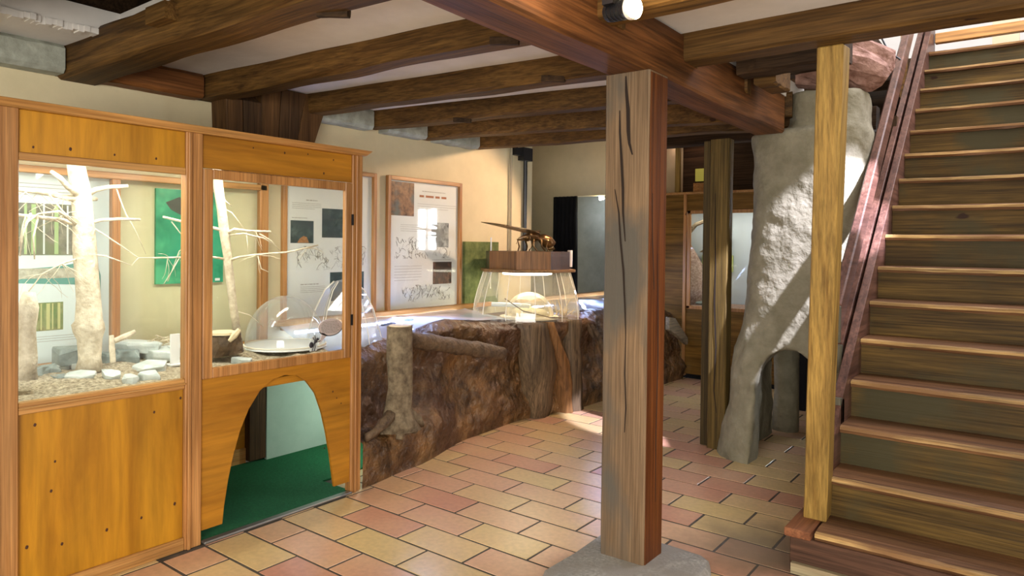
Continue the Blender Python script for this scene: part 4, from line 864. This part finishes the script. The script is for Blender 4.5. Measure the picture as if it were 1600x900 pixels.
c = poster('framed_poster', -3.945, 2.70, 3.43, .84, 1.868, .030, 'framed information poster with dark photos, half seen through the framed glass door',
       [(2.74, 2.92, 1.38, 1.53, night), (2.99, 3.22, 1.42, 1.62, night), (3.06, 3.36, .98, 1.18, night)], 12,
       [(2.86, 2.98, 1.665, 1, .007, .02), (2.75, 2.98, 1.645, 4, .003, .012), (2.75, 2.90, 1.545, 1, .005, .02), (2.82, 3.02, 1.10, 1, .007, .02), (2.82, 3.02, 1.085, 4, .003, .012)],
       [(2.78, 3.38, 1.20, 1.36, 80)])
mb = MB().prism([(-3.9352, 2.79, 1.382), (-3.9352, 2.81, 1.41), (-3.9352, 2.84, 1.428), (-3.9352, 2.865, 1.42), (-3.9352, 2.885, 1.382)], (.0006, 0, 0)); build('anthill_print', mb, rough_mat('anthill_print', *anthill[:2], 40, .4, 0), c)
poster('wall_poster', -3.945, 1.20, 1.636, .72, 1.705, 0, 'white and teal poster with reed and woodland photos behind the thick dead tree',
       [(1.205, 1.50, 1.305, 1.56, ((0.10, 0.09, 0.07), (0.32, 0.29, 0.22), (0.20, 0.22, 0.12))), (1.29, 1.41, .93, 1.07, ((0.20, 0.18, 0.06), (0.50, 0.46, 0.22), (0.16, 0.26, 0.08)))], 13, 'white', [])
pz = [o for o in bpy.data.objects if o.name.startswith('wall_poster')][0]
teal = plain('teal_print', (0.12, 0.34, 0.29), .4)
mb = MB().prism([(-3.936, 1.205, 1.235), (-3.936, 1.40, 1.25), (-3.936, 1.56, 1.285), (-3.936, 1.585, 1.20), (-3.936, 1.585, 1.02), (-3.936, 1.55, .98), (-3.936, 1.54, 1.10), (-3.936, 1.46, 1.155), (-3.936, 1.205, 1.17)], (.0006, 0, 0)); build('teal_band', mb, teal, pz)
build('log_print', MB().box(-3.9352, -3.9346, 1.205, 1.52, 1.19, 1.24), rough_mat('log_print', (.35, .30, .22), (.65, .60, .48), 30, .4, 0), pz)
for (y, w_) in ((1.24, .012), (1.27, .02), (1.32, .008), (1.37, .018), (1.425, .008)): build('reed_print', MB().box(-3.9352, -3.9346, y, y + w_, 1.31, 1.555), plain('reed_green', (.42, .55, .25), .5) if w_ > .01 else M_WHITE, pz)
for (y, w_) in ((1.31, .006), (1.335, .016), (1.36, .006), (1.385, .012)): build('reed_print', MB().box(-3.9352, -3.9346, y, y + w_, .935, 1.065), plain('reed_yellow', (.62, .58, .25), .5), pz)
mb = MB()
for k in range(4): mb.box(-3.9365, -3.936, 1.22, 1.48, 1.60 + k * .018, 1.603 + k * .018)
for k in range(3): mb.box(-3.9365, -3.936, 1.27, 1.50, .90 - k * .012, .902 - k * .012)
build('text_lines', mb, M_INKL, pz, kind='stuff')
gp = thing('green_poster', (-3.94, 2.06, 1.14), 'bright green picture board hanging on the wall between the two dead trees', 'poster')
build('board', MB().box(-3.948, -3.93, 1.868, 2.266, 1.141, 1.676), rough_mat('green_foliage_print', (0.015, 0.20, 0.10), (0.10, 0.46, 0.24), 9, .4, 0, c3=(0.03, 0.30, 0.17), s3=4), gp)
build('dark_print', MB().prism([(-3.9298, 1.92, 1.60), (-3.9298, 2.0, 1.635), (-3.9298, 2.10, 1.53), (-3.9298, 2.07, 1.50), (-3.9298, 1.95, 1.56)], (.0006, 0, 0)), plain('brown_print', (.06, .06, .045), .5), gp)
build('caption', MB().box(-3.9298, -3.929, 2.215, 2.245, 1.15, 1.165), M_WHITE, gp)

# green board, conduits, sockets on the wall
build('green_board', MB().box(-3.945, -3.915, 4.45, 4.90, .86, 1.41), M_GREENPAINT, label='mottled green board leaning on the wall behind the acrylic dome', cat='board')
build('conduit', MB().tube([(-3.925, 5.085, 1.2), (-3.925, 5.085, 2.28)], .012, 8), rough_mat('grey_pipe', (.30, .27, .19), (.36, .32, .22), 5), label='thin grey wall pipe right of the green board', cat='pipe')
build('conduit', MB().tube([(-3.92, 5.30, 1.2), (-3.92, 5.30, 2.25)], .020, 8).box(-3.96, -3.88, 5.22, 5.36, 2.18, 2.30).box(-3.96, -3.90, 5.12, 5.26, 2.22, 2.29), M_METALD, label='black pipe with a black junction box above the bronze insect', cat='pipe')
build('wire', MB().tube([(-3.90, 4.77, 1.0), (-3.90, 4.775, 1.45)], .006, 6), M_WHITE, label='white cable running up beside the green board', cat='cable')

# ================================================================== EARTH BANK
def interp(tab, y):
    if y <= tab[0][0]: return tab[0][1]
    for (a, p), (b, q) in zip(tab, tab[1:]):
        if y <= b: t = (y - a) / (b - a); t = t * t * (3 - 2 * t); return p + (q - p) * t
    return tab[-1][1]
BX = [(2.59, -3.035), (3.0, -3.08), (3.8, -3.25), (4.35, -3.28), (4.75, -3.20), (5.2, -3.13), (6.5, -3.03), (6.92, -3.02)]
CX = [(2.59, -3.36), (3.1, -3.36), (3.7, -3.36), (4.2, -3.33), (4.5, -3.22), (5.2, -3.18), (5.6, -3.30), (6.92, -3.22)]
CZ = [(2.59, .63), (3.0, .76), (3.6, .845), (4.2, .80), (4.5, .775), (5.2, .775), (5.5, .80), (6.2, .76), (6.92, .70)]
LEDGE = [(2.59, 1.0), (3.05, 1.0), (3.5, .2), (4, 0), (7, 0)]
bank = thing('earth_bank', (-3.3, 4.7, 0), 'long glossy brown sculpted earth bank with roots along the left wall', 'bank')
NY, NT = 230, 64; vs = []
for j in range(NY + 1):
    y = 2.59 + (6.92 - 2.59) * j / NY
    b, c, h, le = interp(BX, y), interp(CX, y), interp(CZ, y), interp(LEDGE, y)
    prof = [(b, 0.0), (b + .015, .05), (b + .02, .13), (b - .01 - .02 * (1 - le), .24), (b - .02 - .13 * le, .30), (b - .05 - .13 * le, .42), ((b + c) / 2 - .06 * le, .62 * h / .8), (c + .06, h - .05), (c, h - .005), (c - .10, h), (c - .22, h - .03 if not 4.4 < y < 5.25 else h), (-3.93, .66 if not 4.4 < y < 5.25 else h)]
    L_ = [0]
    for p, q in zip(prof, prof[1:]): L_.append(L_[-1] + math.dist(p, q))
    for i in range(NT + 1):
        t = i / NT; s_ = (t ** .9) * L_[-1]
        k = max(0, min(len(prof) - 2, next((m for m in range(len(L_) - 1) if L_[m + 1] >= s_), len(prof) - 2)))
        u = (s_ - L_[k]) / max(1e-6, L_[k + 1] - L_[k]); x = prof[k][0] + (prof[k + 1][0] - prof[k][0]) * u; z = prof[k][1] + (prof[k + 1][1] - prof[k][1]) * u
        p = Vector((x, y, z))
        d = noise.noise(p * 3.1) * .04 + (.5 - abs(noise.noise(p * Vector((6, 6, 4.5)))) * 2.2) * .028 + (.5 - abs(noise.noise(p * 15 + Vector((3, 1, 7)))) * 2.2) * .010 + noise.noise(p * 37) * .006
        if z > .03 and not (4.4 < y < 5.25 and x < c): x += d * (1 if z < h - .02 else .3); z += d * (.5 if x < c + .05 else .15)
        x = min(x, b + .035) if y > 2.7 else min(x, -3.03)
        vs.append((x, y, max(z, 0)))
mb = MB().add(vs, [(j * (NT + 1) + i, j * (NT + 1) + i + 1, (j + 1) * (NT + 1) + i + 1, (j + 1) * (NT + 1) + i) for j in range(NY) for i in range(NT) if not (i < 0)])
build('earth', mb, M_MUD, bank, smooth=True)
# pale bed behind the crest, under the acrylic cover
mb = MB()
for (ya, yb) in ((2.60, 4.38), (5.27, 6.9)):
    m = 40; vs = []
    for j in range(m + 1):
        y = ya + (yb - ya) * j / m
        for i in range(9):
            x = -3.45 - .47 * i / 8; vs.append((x, y, interp(CZ, y) - .02 - .10 * (i / 8) + noise.noise(Vector((x * 6, y * 6, 0))) * .02))
    mb.add(vs, [(j * 9 + i, j * 9 + i + 1, (j + 1) * 9 + i + 1, (j + 1) * 9 + i) for j in range(m) for i in range(8)])
build('pale_bed', mb, rough_mat('pale_gravel', (.45, .44, .45), (.72, .70, .70), 30, .9, .6, .01), bank, smooth=True, label='pale gravel bed under the clear cover')
mb = MB().ball((-3.60, 3.42, .70), (.13, .26, .13), 20, 10, .4); build('mound', mb, rough_mat('blue_grey_mound', (.05, .06, .09), (.20, .22, .30), 30, .9, .8, .01), bank, smooth=True, label='dark mound seen through the clear cover')
def root(pts, r, nm='root', m=None, jit=.5, lb=None): return build(nm, MB().tube(pts, r, 10, jit), m or M_BARKD, bank, smooth=True, label=lb)
# stump standing on the ledge
stp = thing('tree_stump', (-3.04, 2.87, .27), 'slim sawn tree stump with grey bark standing on the ledge of the earth bank', 'stump')
build('trunk', MB().tube([(-3.045, 2.88, .27), (-3.05, 2.88, .33), (-3.055, 2.884, .40), (-3.05, 2.886, .52), (-3.05, 2.886, .70), (-3.05, 2.886, .892)], [.125, .10, .080, .074, .073, .074], 22, .25), M_BARK, stp, smooth=True)
build('cut_face', MB().tube([(-3.05, 2.886, .890), (-3.05, 2.886, .897)], [.068, .066], 22, .1), M_CUT, stp)
for pts, r in (([(-3.05, 2.83, .38), (-3.04, 2.75, .33), (-3.03, 2.68, .30), (-3.03, 2.61, .285)], [.036, .034, .030, .022]), ([(-3.04, 2.88, .36), (-3.01, 2.86, .28), (-2.995, 2.83, .235)], [.05, .035, .02]), ([(-3.05, 2.94, .36), (-3.03, 3.01, .30), (-3.04, 3.07, .27)], [.045, .035, .02]), ([(-3.04, 2.90, .40), (-2.995, 2.94, .31), (-3.0, 2.97, .25)], [.04, .03, .02])):
    build('root', MB().tube(pts, r, 10, .6), M_BARKD if pts[0][1] < 2.85 else M_BARK, stp, smooth=True)
# bark log lying on the slope in three pieces
lg = thing('lying_log', (-3.15, 3.5, .66), 'dark log with ringed bark lying aslant on the upper face of the earth bank', 'log')
q0, q1 = Vector((-3.20, 3.00, .80)), Vector((-3.17, 4.02, .585))
pts = [q0.lerp(q1, k / 15) for k in range(16)]; build('bark', MB().tube(pts, [.050 + (.007 if k in (4, 8, 11) else 0) for k in range(16)], 14, .25), M_BARKD, lg, smooth=True)
build('cut_face', MB().tube([pts[-1], pts[-1] + (q1 - q0).normalized() * .004], [.046, .046], 14), M_DARKZ, lg)
# buttress slabs carrying the platform
SLB = [([(-3.17, 4.34), (-3.15, 4.57)], [(-3.17, 4.40), (-3.13, 4.70)], [(-3.215, 4.50), (-3.19, 4.68)], 'broad'), ([(-3.13, 4.89), (-3.11, 5.03)], [(-3.12, 4.87), (-3.09, 5.0)], [(-3.12, 4.88), (-3.09, 5.05)], 'narrow'), ([(-3.17, 4.62), (-3.16, 4.68)], [(-3.11, 4.74), (-3.11, 4.86)], [(-3.13, 4.82), (-3.11, 4.92)], 'mud')]
for top, midd, bot, nm in SLB:
    mb = MB(); vs = []
    for i in range(17):
        t = i / 16
        (a, b) = (Vector((*top[0], .765)).lerp(Vector((*midd[0], .40)), t * 2), Vector((*top[1], .765)).lerp(Vector((*midd[1], .40)), t * 2)) if t < .5 else (Vector((*midd[0], .40)).lerp(Vector((*bot[0], 0)), t * 2 - 1), Vector((*midd[1], .40)).lerp(Vector((*bot[1], 0)), t * 2 - 1))
        w = noise.noise(Vector((t * 5, len(nm), 2))) * .012
        c = (a + b) / 2 + Vector((.03, 0, 0))
        vs += [a + Vector((-.12, 0, 0)), a + Vector((w, w, 0)), c + Vector((w, 0, 0)), b + Vector((w, w, 0)), b + Vector((-.12, 0, 0))]
    mb.add(vs, [(i * 5 + k, i * 5 + k + 1, (i + 1) * 5 + k + 1, (i + 1) * 5 + k) for i in range(16) for k in range(4)] + [tuple(range(5))])
    if nm == 'mud': build('ridge', mb, wood('mud_ridge', (.26, .13, .05), (.12, .055, .02), 'z', 14, .5), bank, smooth=True)
    else: build('trunk_slab', mb, M_SLAB, label={'broad': 'broad grey brown split trunk holding up the platform of the acrylic dome', 'narrow': 'narrow split trunk to the right of the broad one under the acrylic dome'}[nm], cat='trunk', group='split trunks under the dome', smooth=True)
build('branch_piece', MB().tube([(-3.13, 5.20, .72), (-3.10, 5.28, .60), (-3.08, 5.35, .45)], [.018, .028, .024], 8, .5), M_BARKD, label='short dark branch stuck in the bank just left of the central post', cat='branch')
build('branch_piece', MB().tube([(-3.14, 5.13, .76), (-3.13, 5.2, .66), (-3.12, 5.24, .58)], [.014, .02, .012], 8, .5), M_BARKD, label='smaller dark root beside the short branch left of the central post', cat='branch')
build('bark_plank', MB().prism([(-2.985, 6.50, .68), (-2.975, 6.62, .66), (-2.96, 6.90, .44), (-2.96, 6.90, .36), (-2.975, 6.62, .50), (-2.985, 6.50, .55)], (-.05, 0, 0)), wood('grey_plank', (.36, .30, .22), (.2, .16, .11), 'y', 14, .7), label='grey curved bark plank on the far end of the bank', cat='plank', bevel=.006)
# clear cover, rails, lamps
for ya, yb, lb in ((2.62, 4.40, 'left'), (5.25, 6.90, 'right')):
    t = thing('acrylic_cover', (-3.6, (ya + yb) / 2, .8), 'sloping clear bluish cover along the back of the earth bank, %s of the acrylic dome' % lb, 'cover')
    n = 24; vs = []
    for j in range(n + 1):
        y = ya + (yb - ya) * j / n; e = interp(CZ, y) + .004
        for i in range(9):
            u = i / 8; vs.append((-3.87 + .50 * u, y, .845 * (1 - u) + e * u + .012 * noise.noise(Vector((u * 3, y * 3, 1))) + .006 * noise.noise(Vector((u * 9, y * 11, 4)))))
    mb = MB().add(vs, [(j * 9 + i, j * 9 + i + 1, (j + 1) * 9 + i + 1, (j + 1) * 9 + i) for j in range(n) for i in range(8)])
    build('sheet', mb, M_COVER, t, smooth=True)
    area('cover_light', (-3.80, (ya + yb) / 2, .80), (-3.55, (ya + yb) / 2, .6), .06, (yb - ya) * .9, 9, (.42, .56, 1.0))
    build('tube_lamp', MB().tube([(-3.85, ya + .1, .80), (-3.85, yb - .1, .80)], .010, 8), M_TUBEB, t)
build('wall_rail', MB().box(-3.945, -3.87, 2.60, 4.78, .845, .882), M_PINE_Y, label='pale wooden rail under the framed posters along the back of the bank', cat='rail', bevel=.004)
build('wall_rail', MB().box(-3.95, -3.89, 5.15, 6.9, .845, .885), M_PINE_Y, label='orange wooden rail in front of the curtained opening', cat='rail', bevel=.004)

# ================================================================== ACRYLIC DOME WITH BRONZE INSECT
DC = (-3.49, 4.76, .778)
ad = thing('acrylic_dome', DC, 'large faceted clear acrylic dome carrying an eight-sided wooden plinth', 'dome')
NF = 12
prof = [(.455, 0), (.452, .07), (.44, .15), (.42, .23), (.395, .31), (.37, .385)]
for k in range(NF):
    a0_, a1_ = 2 * math.pi * (k + .5) / NF, 2 * math.pi * (k + 1.5) / NF; vs = []
    for r, z in prof:
        for a in (a0_, a1_): vs.append((DC[0] + r * math.cos(a), DC[1] + r * math.sin(a), DC[2] + z))
    build('facet', MB().add(vs, [(i * 2, i * 2 + 1, i * 2 + 3, i * 2 + 2) for i in range(len(prof) - 1)]), M_PERSPEXF, ad)
    build('seam', MB().tube([(DC[0] + r * math.cos(a0_), DC[1] + r * math.sin(a0_), DC[2] + z) for r, z in prof], .0035, 5), M_EDGE, ad)
PLC = [wood('plinth_a', (.24, .11, .03), (.16, .07, .02), 'z', 18, .4), wood('plinth_b', (.13, .12, .06), (.09, .08, .04), 'z', 18, .4), wood('plinth_c', (.09, .04, .012), (.05, .022, .008), 'z', 18, .4), wood('plinth_d', (.42, .20, .07), (.30, .13, .04), 'z', 18, .4)]
def ring8(r, z, c=DC, off=22.5, n=8): return [(c[0] + r * math.cos(math.radians(off + 360 * k / n)), c[1] + r * math.sin(math.radians(off + 360 * k / n)), c[2] + z) for k in range(n)]
build('rim_board', MB().prism(ring8(.415, .385), (0, 0, .024)), wood('rim_board', (.30, .16, .05), (.16, .08, .025), 'y', 16, .4), ad, bevel=.003)
R8, R8b = ring8(.365, .409), ring8(.365, .555)
for k in range(8):
    a, b = Vector(R8[k]), Vector(R8[(k + 1) % 8]); cc = Vector((DC[0], DC[1], a.z)); ia, ib = cc.lerp(a, .95), cc.lerp(b, .95); up = Vector((0, 0, .146))
    build('side_board', MB().hexa([a, b, ib, ia], [a + up, b + up, ib + up, ia + up]), PLC[(k * 3 + 1) % 4], ad)
build('plinth_top', MB().prism(ring8(.35, .54), (0, 0, .012)), PLC[1], ad)
build('ring_lamp', MB().tube([(DC[0] + .20 * math.cos(t * .2618), DC[1] + .20 * math.sin(t * .2618), DC[2] + .37) for t in range(25)], .012, 8), M_RING, ad)
area('dome_lamp', (DC[0], DC[1], DC[2] + .36), (DC[0], DC[1], 0), .4, .4, 2.2, (1.0, .9, .7))
build('paper_scroll', MB().tube([(-3.28, 5.10, 1.20), (-3.28, 5.10, 1.345)], .022, 10), M_PAPER, label='white upright card leaning on the right end of the dome plinth', cat='card')
ic = (-3.42, 4.70, DC[2] + .002)
im = thing('inner_dome', ic, 'small pale glass dome on a disc inside the acrylic dome', 'dome')
build('disc', MB().lathe(ic, [(.001, .014), (.245, .014), (.25, 0)], 36), plain('straw_disc', (.62, .55, .38), .5), im, weld=True)
build('shell', MB().lathe((ic[0], ic[1], ic[2] + .014), hemi(.205, .20), 36), glass('cloudy_dome', (.96, .95, .9), 1.6, .14, (.95, .88, .68)), im, smooth=True, weld=True)
build('rim', MB().lathe((ic[0], ic[1], ic[2] + .014), [(.203, 0), (.212, 0), (.212, .008), (.203, .008)], 36), M_EDGE, im, weld=True)
build('soil_core', MB().ball((ic[0], ic[1], ic[2] + .02), (.15, .15, .07), 18, 8, .3), rough_mat('straw_soil', (.5, .42, .25), (.75, .66, .45), 40), im, smooth=True)
build('inspection_light', MB().tube([(-3.55, 4.36, .905), (-3.40, 4.52, .895), (-3.35, 4.60, .885)], .018, 8), plain('white_tube_case', (.8, .88, .86), .3), label='pale tube lying left of the small dome inside the acrylic dome', cat='tube')
build('twig', MB().tube([(-3.40, 4.34, .96), (-3.30, 4.45, .86), (-3.18, 4.66, .80), (-3.14, 4.86, .785)], [.004, .005, .006, .006], 6, .3), M_BARKD, label='bent dark twig lying in front of the small dome', cat='twig')
mb = MB(); rn = random.Random(8)
for k in range(26):
    p = Vector((-3.30 + rn.uniform(-.08, .08), 5.02 + rn.uniform(-.10, .10), DC[2] + .01)); q = p + Vector((rn.uniform(-.05, .05), rn.uniform(-.10, .10), rn.uniform(.03, .15))); mb.tube([p, p.lerp(q, .5) + Vector((0, 0, .01)), q], [.004, .003, .0015], 4)
build('brushwood', mb, plain('straw_twig', (.55, .42, .22), .7), label='bundle of thin straw coloured twigs at the right inside the acrylic dome', cat='twigs', kind='stuff')
# bronze insect
ZI = DC[2] + .556
bz = thing('bronze_insect', (-3.46, 4.80, ZI), 'bronze winged insect sculpture on top of the wooden plinth', 'sculpture')
def pt(x, y): return x
R1 = Euler((math.radians(-22), 0, 0)).to_matrix()
build('thorax', MB().ball((-3.46, 4.80, ZI + .125), (.045, .075, .045), 18, 12, .15, rot=R1), M_BRONZE, bz, smooth=True)
build('abdomen', MB().tube([(-3.45, 4.86, ZI + .115), (-3.44, 4.91, ZI + .105), (-3.43, 4.965, ZI + .085), (-3.42, 5.01, ZI + .060), (-3.42, 5.02, ZI + .030), (-3.42, 4.98, ZI + .015)], [.022, .046, .056, .048, .030, .010], 16, .1), M_BRONZE, bz, smooth=True)
build('head', MB().ball((-3.46, 4.715, ZI + .115), (.034, .032, .034), 14, 10), M_BRONZE, bz, smooth=True)
def wing(root_, tip, w, side):
    a, b = Vector(root_), Vector(tip); d = b - a; s_ = Vector((side, 0.12, -.10)).normalized(); vs = []; n = 14
    for i in range(n + 1):
        t = i / n; ww = w * (math.sin(math.pi * min(1, t ** .75 * .96 + .04)) ** .7); c = a + d * t + Vector((0, 0, .012 * math.sin(math.pi * t)))
        vs += [c - s_ * ww * .35, c + s_ * ww * .65, c + s_ * ww * .65 - Vector((0, 0, .004)), c - s_ * ww * .35 - Vector((0, 0, .004))]
    return MB().add(vs, [(i * 4 + k, i * 4 + (k + 1) % 4, (i + 1) * 4 + (k + 1) % 4, (i + 1) * 4 + k) for i in range(n) for k in range(4)])
build('wing', wing((-3.45, 4.86, ZI + .145), (-3.36, 4.26, ZI + .205), .11, 1), M_BRONZE, bz)
build('wing', wing((-3.47, 4.84, ZI + .15), (-3.62, 4.30, ZI + .235), .10, -1), M_BRONZE, bz)
build('hind_wing', wing((-3.44, 4.80, ZI + .13), (-3.33, 4.45, ZI + .115), .08, 1), M_BRONZE, bz)
build('hind_wing', wing((-3.46, 4.86, ZI + .15), (-3.52, 5.0, ZI + .185), .07, -1), M_BRONZE, bz)
for (y0_, y1_, y2_, sx) in ((4.75, 4.69, 4.72, 1), (4.80, 4.80, 4.84, 1), (4.85, 4.90, 4.88, 1), (4.75, 4.69, 4.72, -1), (4.80, 4.80, 4.84, -1), (4.85, 4.90, 4.88, -1)):
    build('leg', MB().tube([(-3.46 + .03 * sx, y0_, ZI + .10), (-3.46 + .085 * sx, y1_, ZI + .095), (-3.46 + .075 * sx, (y1_ + y2_) / 2, ZI + .04), (-3.46 + .10 * sx, y2_, ZI + .004)], [.010, .010, .007, .006], 7), M_BRONZE, bz, smooth=True)
for sx in (1, -1): build('antenna', MB().tube([(-3.46 + .015 * sx, 4.69, ZI + .13), (-3.46 + .04 * sx, 4.65, ZI + .11), (-3.46 + .05 * sx, 4.63, ZI + .06)], .003, 5), M_BRONZE, bz)

# ================================================================== CURTAINED OPENING
n = 40; vs = []
for j in range(2):
    for i in range(n + 1):
        u = i / n; w_ = 0 if j else 1
        vs.append((-4.79 + (.34 if not j else .36) * u - (.03 * math.sin(u * 3)) * j, 7.06 + .02 * math.sin(u * 38), .72 if j else 1.98))
me_ = MB().add(vs, [(i, i + 1, n + 2 + i, n + 1 + i) for i in range(n)]); cu = build('curtain', me_, M_BLACK, label='black curtain hanging at the left side of the far opening', cat='curtain', smooth=True)
sd = cu.modifiers.new('thick', 'SOLIDIFY'); sd.thickness = .006
build('grey_board', MB().box(-4.8, -3.9, 7.62, 7.65, 0, 2.3), rough_mat('blue_grey_board', (.17, .19, .19), (.22, .24, .24), 6, .8), label='blue grey board at the back of the curtained opening', cat='board')
build('recess_lamp', MB().tube([(-4.25, 7.25, 1.955), (-4.20, 7.25, 1.965)], [.022, .022], 12), M_LENS, label='small lit spotlight at the top of the curtained opening', cat='lamp')
area('recess_light', (-4.22, 7.26, 1.93), (-4.45, 7.6, 1.5), .05, .05, 1.6, (0.85, .93, 1.0))

# ================================================================== FAR DISPLAY CABINET
fc = thing('display_cabinet', (-2.7, 7.2, 0), 'far plywood display cabinet with narrow glazing between the posts at the back', 'cabinet')
YF = 6.95
M_PLYF = wood('shaded_plywood', (0.24, 0.125, 0.022), (0.15, 0.07, 0.010), 'x', 12, 0.5)  # plywood with the shade of the back area put into its colour
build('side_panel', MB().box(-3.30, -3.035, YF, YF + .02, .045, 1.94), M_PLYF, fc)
build('upright', MB().box(-3.045, -3.012, YF - .02, YF + .03, .03, 1.95), M_PINE_Z, fc, bevel=.003)
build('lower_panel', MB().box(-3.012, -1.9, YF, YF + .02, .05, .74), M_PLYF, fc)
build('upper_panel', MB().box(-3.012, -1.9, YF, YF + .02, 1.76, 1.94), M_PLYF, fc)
build('plinth', MB().box(-3.30, -1.9, YF + .03, YF + .06, 0, .05), M_BLACK, fc)
build('cornice', MB().box(-3.32, -1.9, YF - .02, YF + .55, 1.94, 1.965), M_PINE_Y, fc, bevel=.003)
build('frame', MB().box(-3.005, -2.968, YF - .01, YF + .015, .74, 1.77).box(-3.005, -1.95, YF - .01, YF + .015, .735, .77).box(-3.005, -1.95, YF - .01, YF + .015, 1.735, 1.77).box(-2.66, -2.60, YF - .01, YF + .015, .74, 1.77), M_PINE_Z, fc, bevel=.003)
build('glass_pane', MB().box(-2.968, -2.66, YF, YF + .004, .77, 1.735), M_GLASS, fc)
build('glass_pane', MB().box(-2.60, -1.95, YF, YF + .004, .77, 1.735), M_GLASS, fc)
build('shelf', MB().box(-3.28, -1.9, YF + .02, 7.5, .70, .74), M_PLY2, fc)
build('backdrop', MB().box(-3.30, -1.9, 7.49, 7.51, .74, 1.94), plain('pale_blue_backdrop', (.50, .57, .60), .6), fc)
build('lamp_tube', MB().tube([(-2.95, 7.05, 1.80), (-2.05, 7.05, 1.80)], .010, 8), plain('dim_tube', (1, 1, 1), .4, 0, 5, (1, .96, .9)), fc)
area('far_bay_lamp', (-2.6, 7.10, 1.78), (-2.6, 7.28, .8), .9, .1, 2.5, (1.0, .95, .86))
build('soil', MB().box(-3.26, -1.92, YF + .025, 7.48, .74, .77), rough_mat('reddish_soil', (.26, .16, .12), (.48, .33, .25), 40, .95, .8), fc, label='reddish soil')
mb = MB().tube([(-3.10, 7.28, .76), (-3.10, 7.28, .95), (-3.10, 7.28, 1.15), (-3.12, 7.28, 1.30), (-3.14, 7.28, 1.42)], [.25, .20, .14, .09, .03], 20, .25)
build('anthill_mound', mb, rough_mat('needle_mound', (.34, .20, .15), (.72, .54, .44), 50, .95, 1.0, .02), smooth=True, label='reddish mound of needles inside the far display cabinet', cat='mound')
build('branch_piece', MB().tube([(-3.15, 7.2, 1.50), (-3.02, 7.2, 1.63), (-2.85, 7.22, 1.70)], [.03, .025, .02], 8, .5), M_BARK, label='dead branch high inside the far display cabinet', cat='branch')
build('print_panel', MB().box(-3.05, -2.7, 7.46, 7.48, 1.12, 1.30), plain('lime_print', (.50, .58, .22), .5), label='lime green print at the back of the far display cabinet', cat='picture')
build('roof_rock', MB().prism([(-3.06, 7.40, 1.33), (-2.75, 7.40, 1.33), (-2.72, 7.40, 1.52), (-2.82, 7.40, 1.50)], (0, .03, 0)), M_BARK, label='brown rock shape behind the mound in the far cabinet', cat='rock')
build('dark_stone', MB().ball((-2.93, 7.12, .79), (.07, .05, .02), 10, 6, .4), M_SLATED, label='flat dark stone at the foot of the needle mound', cat='rock')
mb = MB().tube([(-2.37, 7.15, .76), (-2.38, 7.15, 1.1), (-2.36, 7.15, 1.25)], [.05, .045, .03], 10, .4); build('pale_stub', mb, M_BARKP, smooth=True, label='pale branch stub in the right pane of the far cabinet', cat='branch')
build('yellow_upright', MB().box(-3.20, -3.15, 7.05, 7.09, 1.965, 2.55), wood('yellow_upright_wood', (.42, .27, .07), (.26, .15, .04), 'z', 20, .5), label='yellow wooden upright standing on top of the far cabinet', cat='post')
sl = thing('strip_lamp', (-3.11, 7.3, 2.5), 'short fluorescent strip lamp glowing above the far cabinet', 'lamp')
build('housing', MB().box(-3.29, -2.93, 7.28, 7.36, 2.565, 2.61), plain('lamp_housing', (.55, .6, .52), .5), sl)
build('diffuser', MB().box(-3.28, -2.94, 7.27, 7.35, 2.515, 2.565), plain('pink_diffuser', (1, 1, 1), .4, 0, 2.2, (1.0, .62, .50)), sl)
build('end_cap', MB().box(-2.94, -2.925, 7.27, 7.36, 2.51, 2.615), plain('glow_cap', (1, 1, 1), .4, 0, 3, (1, .9, .7)), sl)
build('far_window', MB().box(-3.16, -2.9, 7.50, 7.53, 2.13, 2.27), plain('yellow_glow', (.22, .20, .04), .5, 0, .10, (.85, .75, .12)), label='small yellow lit opening in the dark above the far cabinet', cat='window')
build('shelf_box', MB().box(-3.14, -2.88, 7.40, 7.5, 1.965, 2.10), M_PINE_Y, label='brown box on top of the far cabinet under the yellow opening', cat='box')

# ================================================================== SPOTLIGHT ON THE MAIN BEAM
LC = Vector((-1.070, 2.024, 2.149)); ax = Vector((.93, -.28, -.12)).normalized()
sp = thing('spotlight', LC - ax * .06, 'dark ribbed cylindrical spotlight on the main beam, its lens lit', 'lamp')
cy = lambda a, b, r, rb=None, cap=True: MB().tube([LC + ax * a, LC + ax * b], [r, rb or r], 24, cap=cap)
build('body', MB().tube([LC + ax * q for q in (-.125, -.115, -.03, -.012)], [.022, .031, .031, .035], 20), M_METALD, sp)
for k in range(4): build('fin', cy(-.10 + .018 * k, -.096 + .018 * k, .034), M_METALD, sp)
build('lens_ring', cy(-.014, .004, .037, cap=False), M_EDGE, sp)
build('lens', cy(-.006, .002, .030), M_LENS, sp)
build('bracket', MB().box(LC.x - .10, LC.x - .06, LC.y - .03, LC.y, LC.z + .02, 2.345), M_METALD, sp)
point('spotlight_glow', LC + ax * .04, 1.6, (1.0, 0.82, 0.5), .02)
area('beam_wash', (-1.12, 1.7, 2.30), (-1.38, 1.75, 2.15), .12, .12, .8, (1.0, 0.8, 0.72))
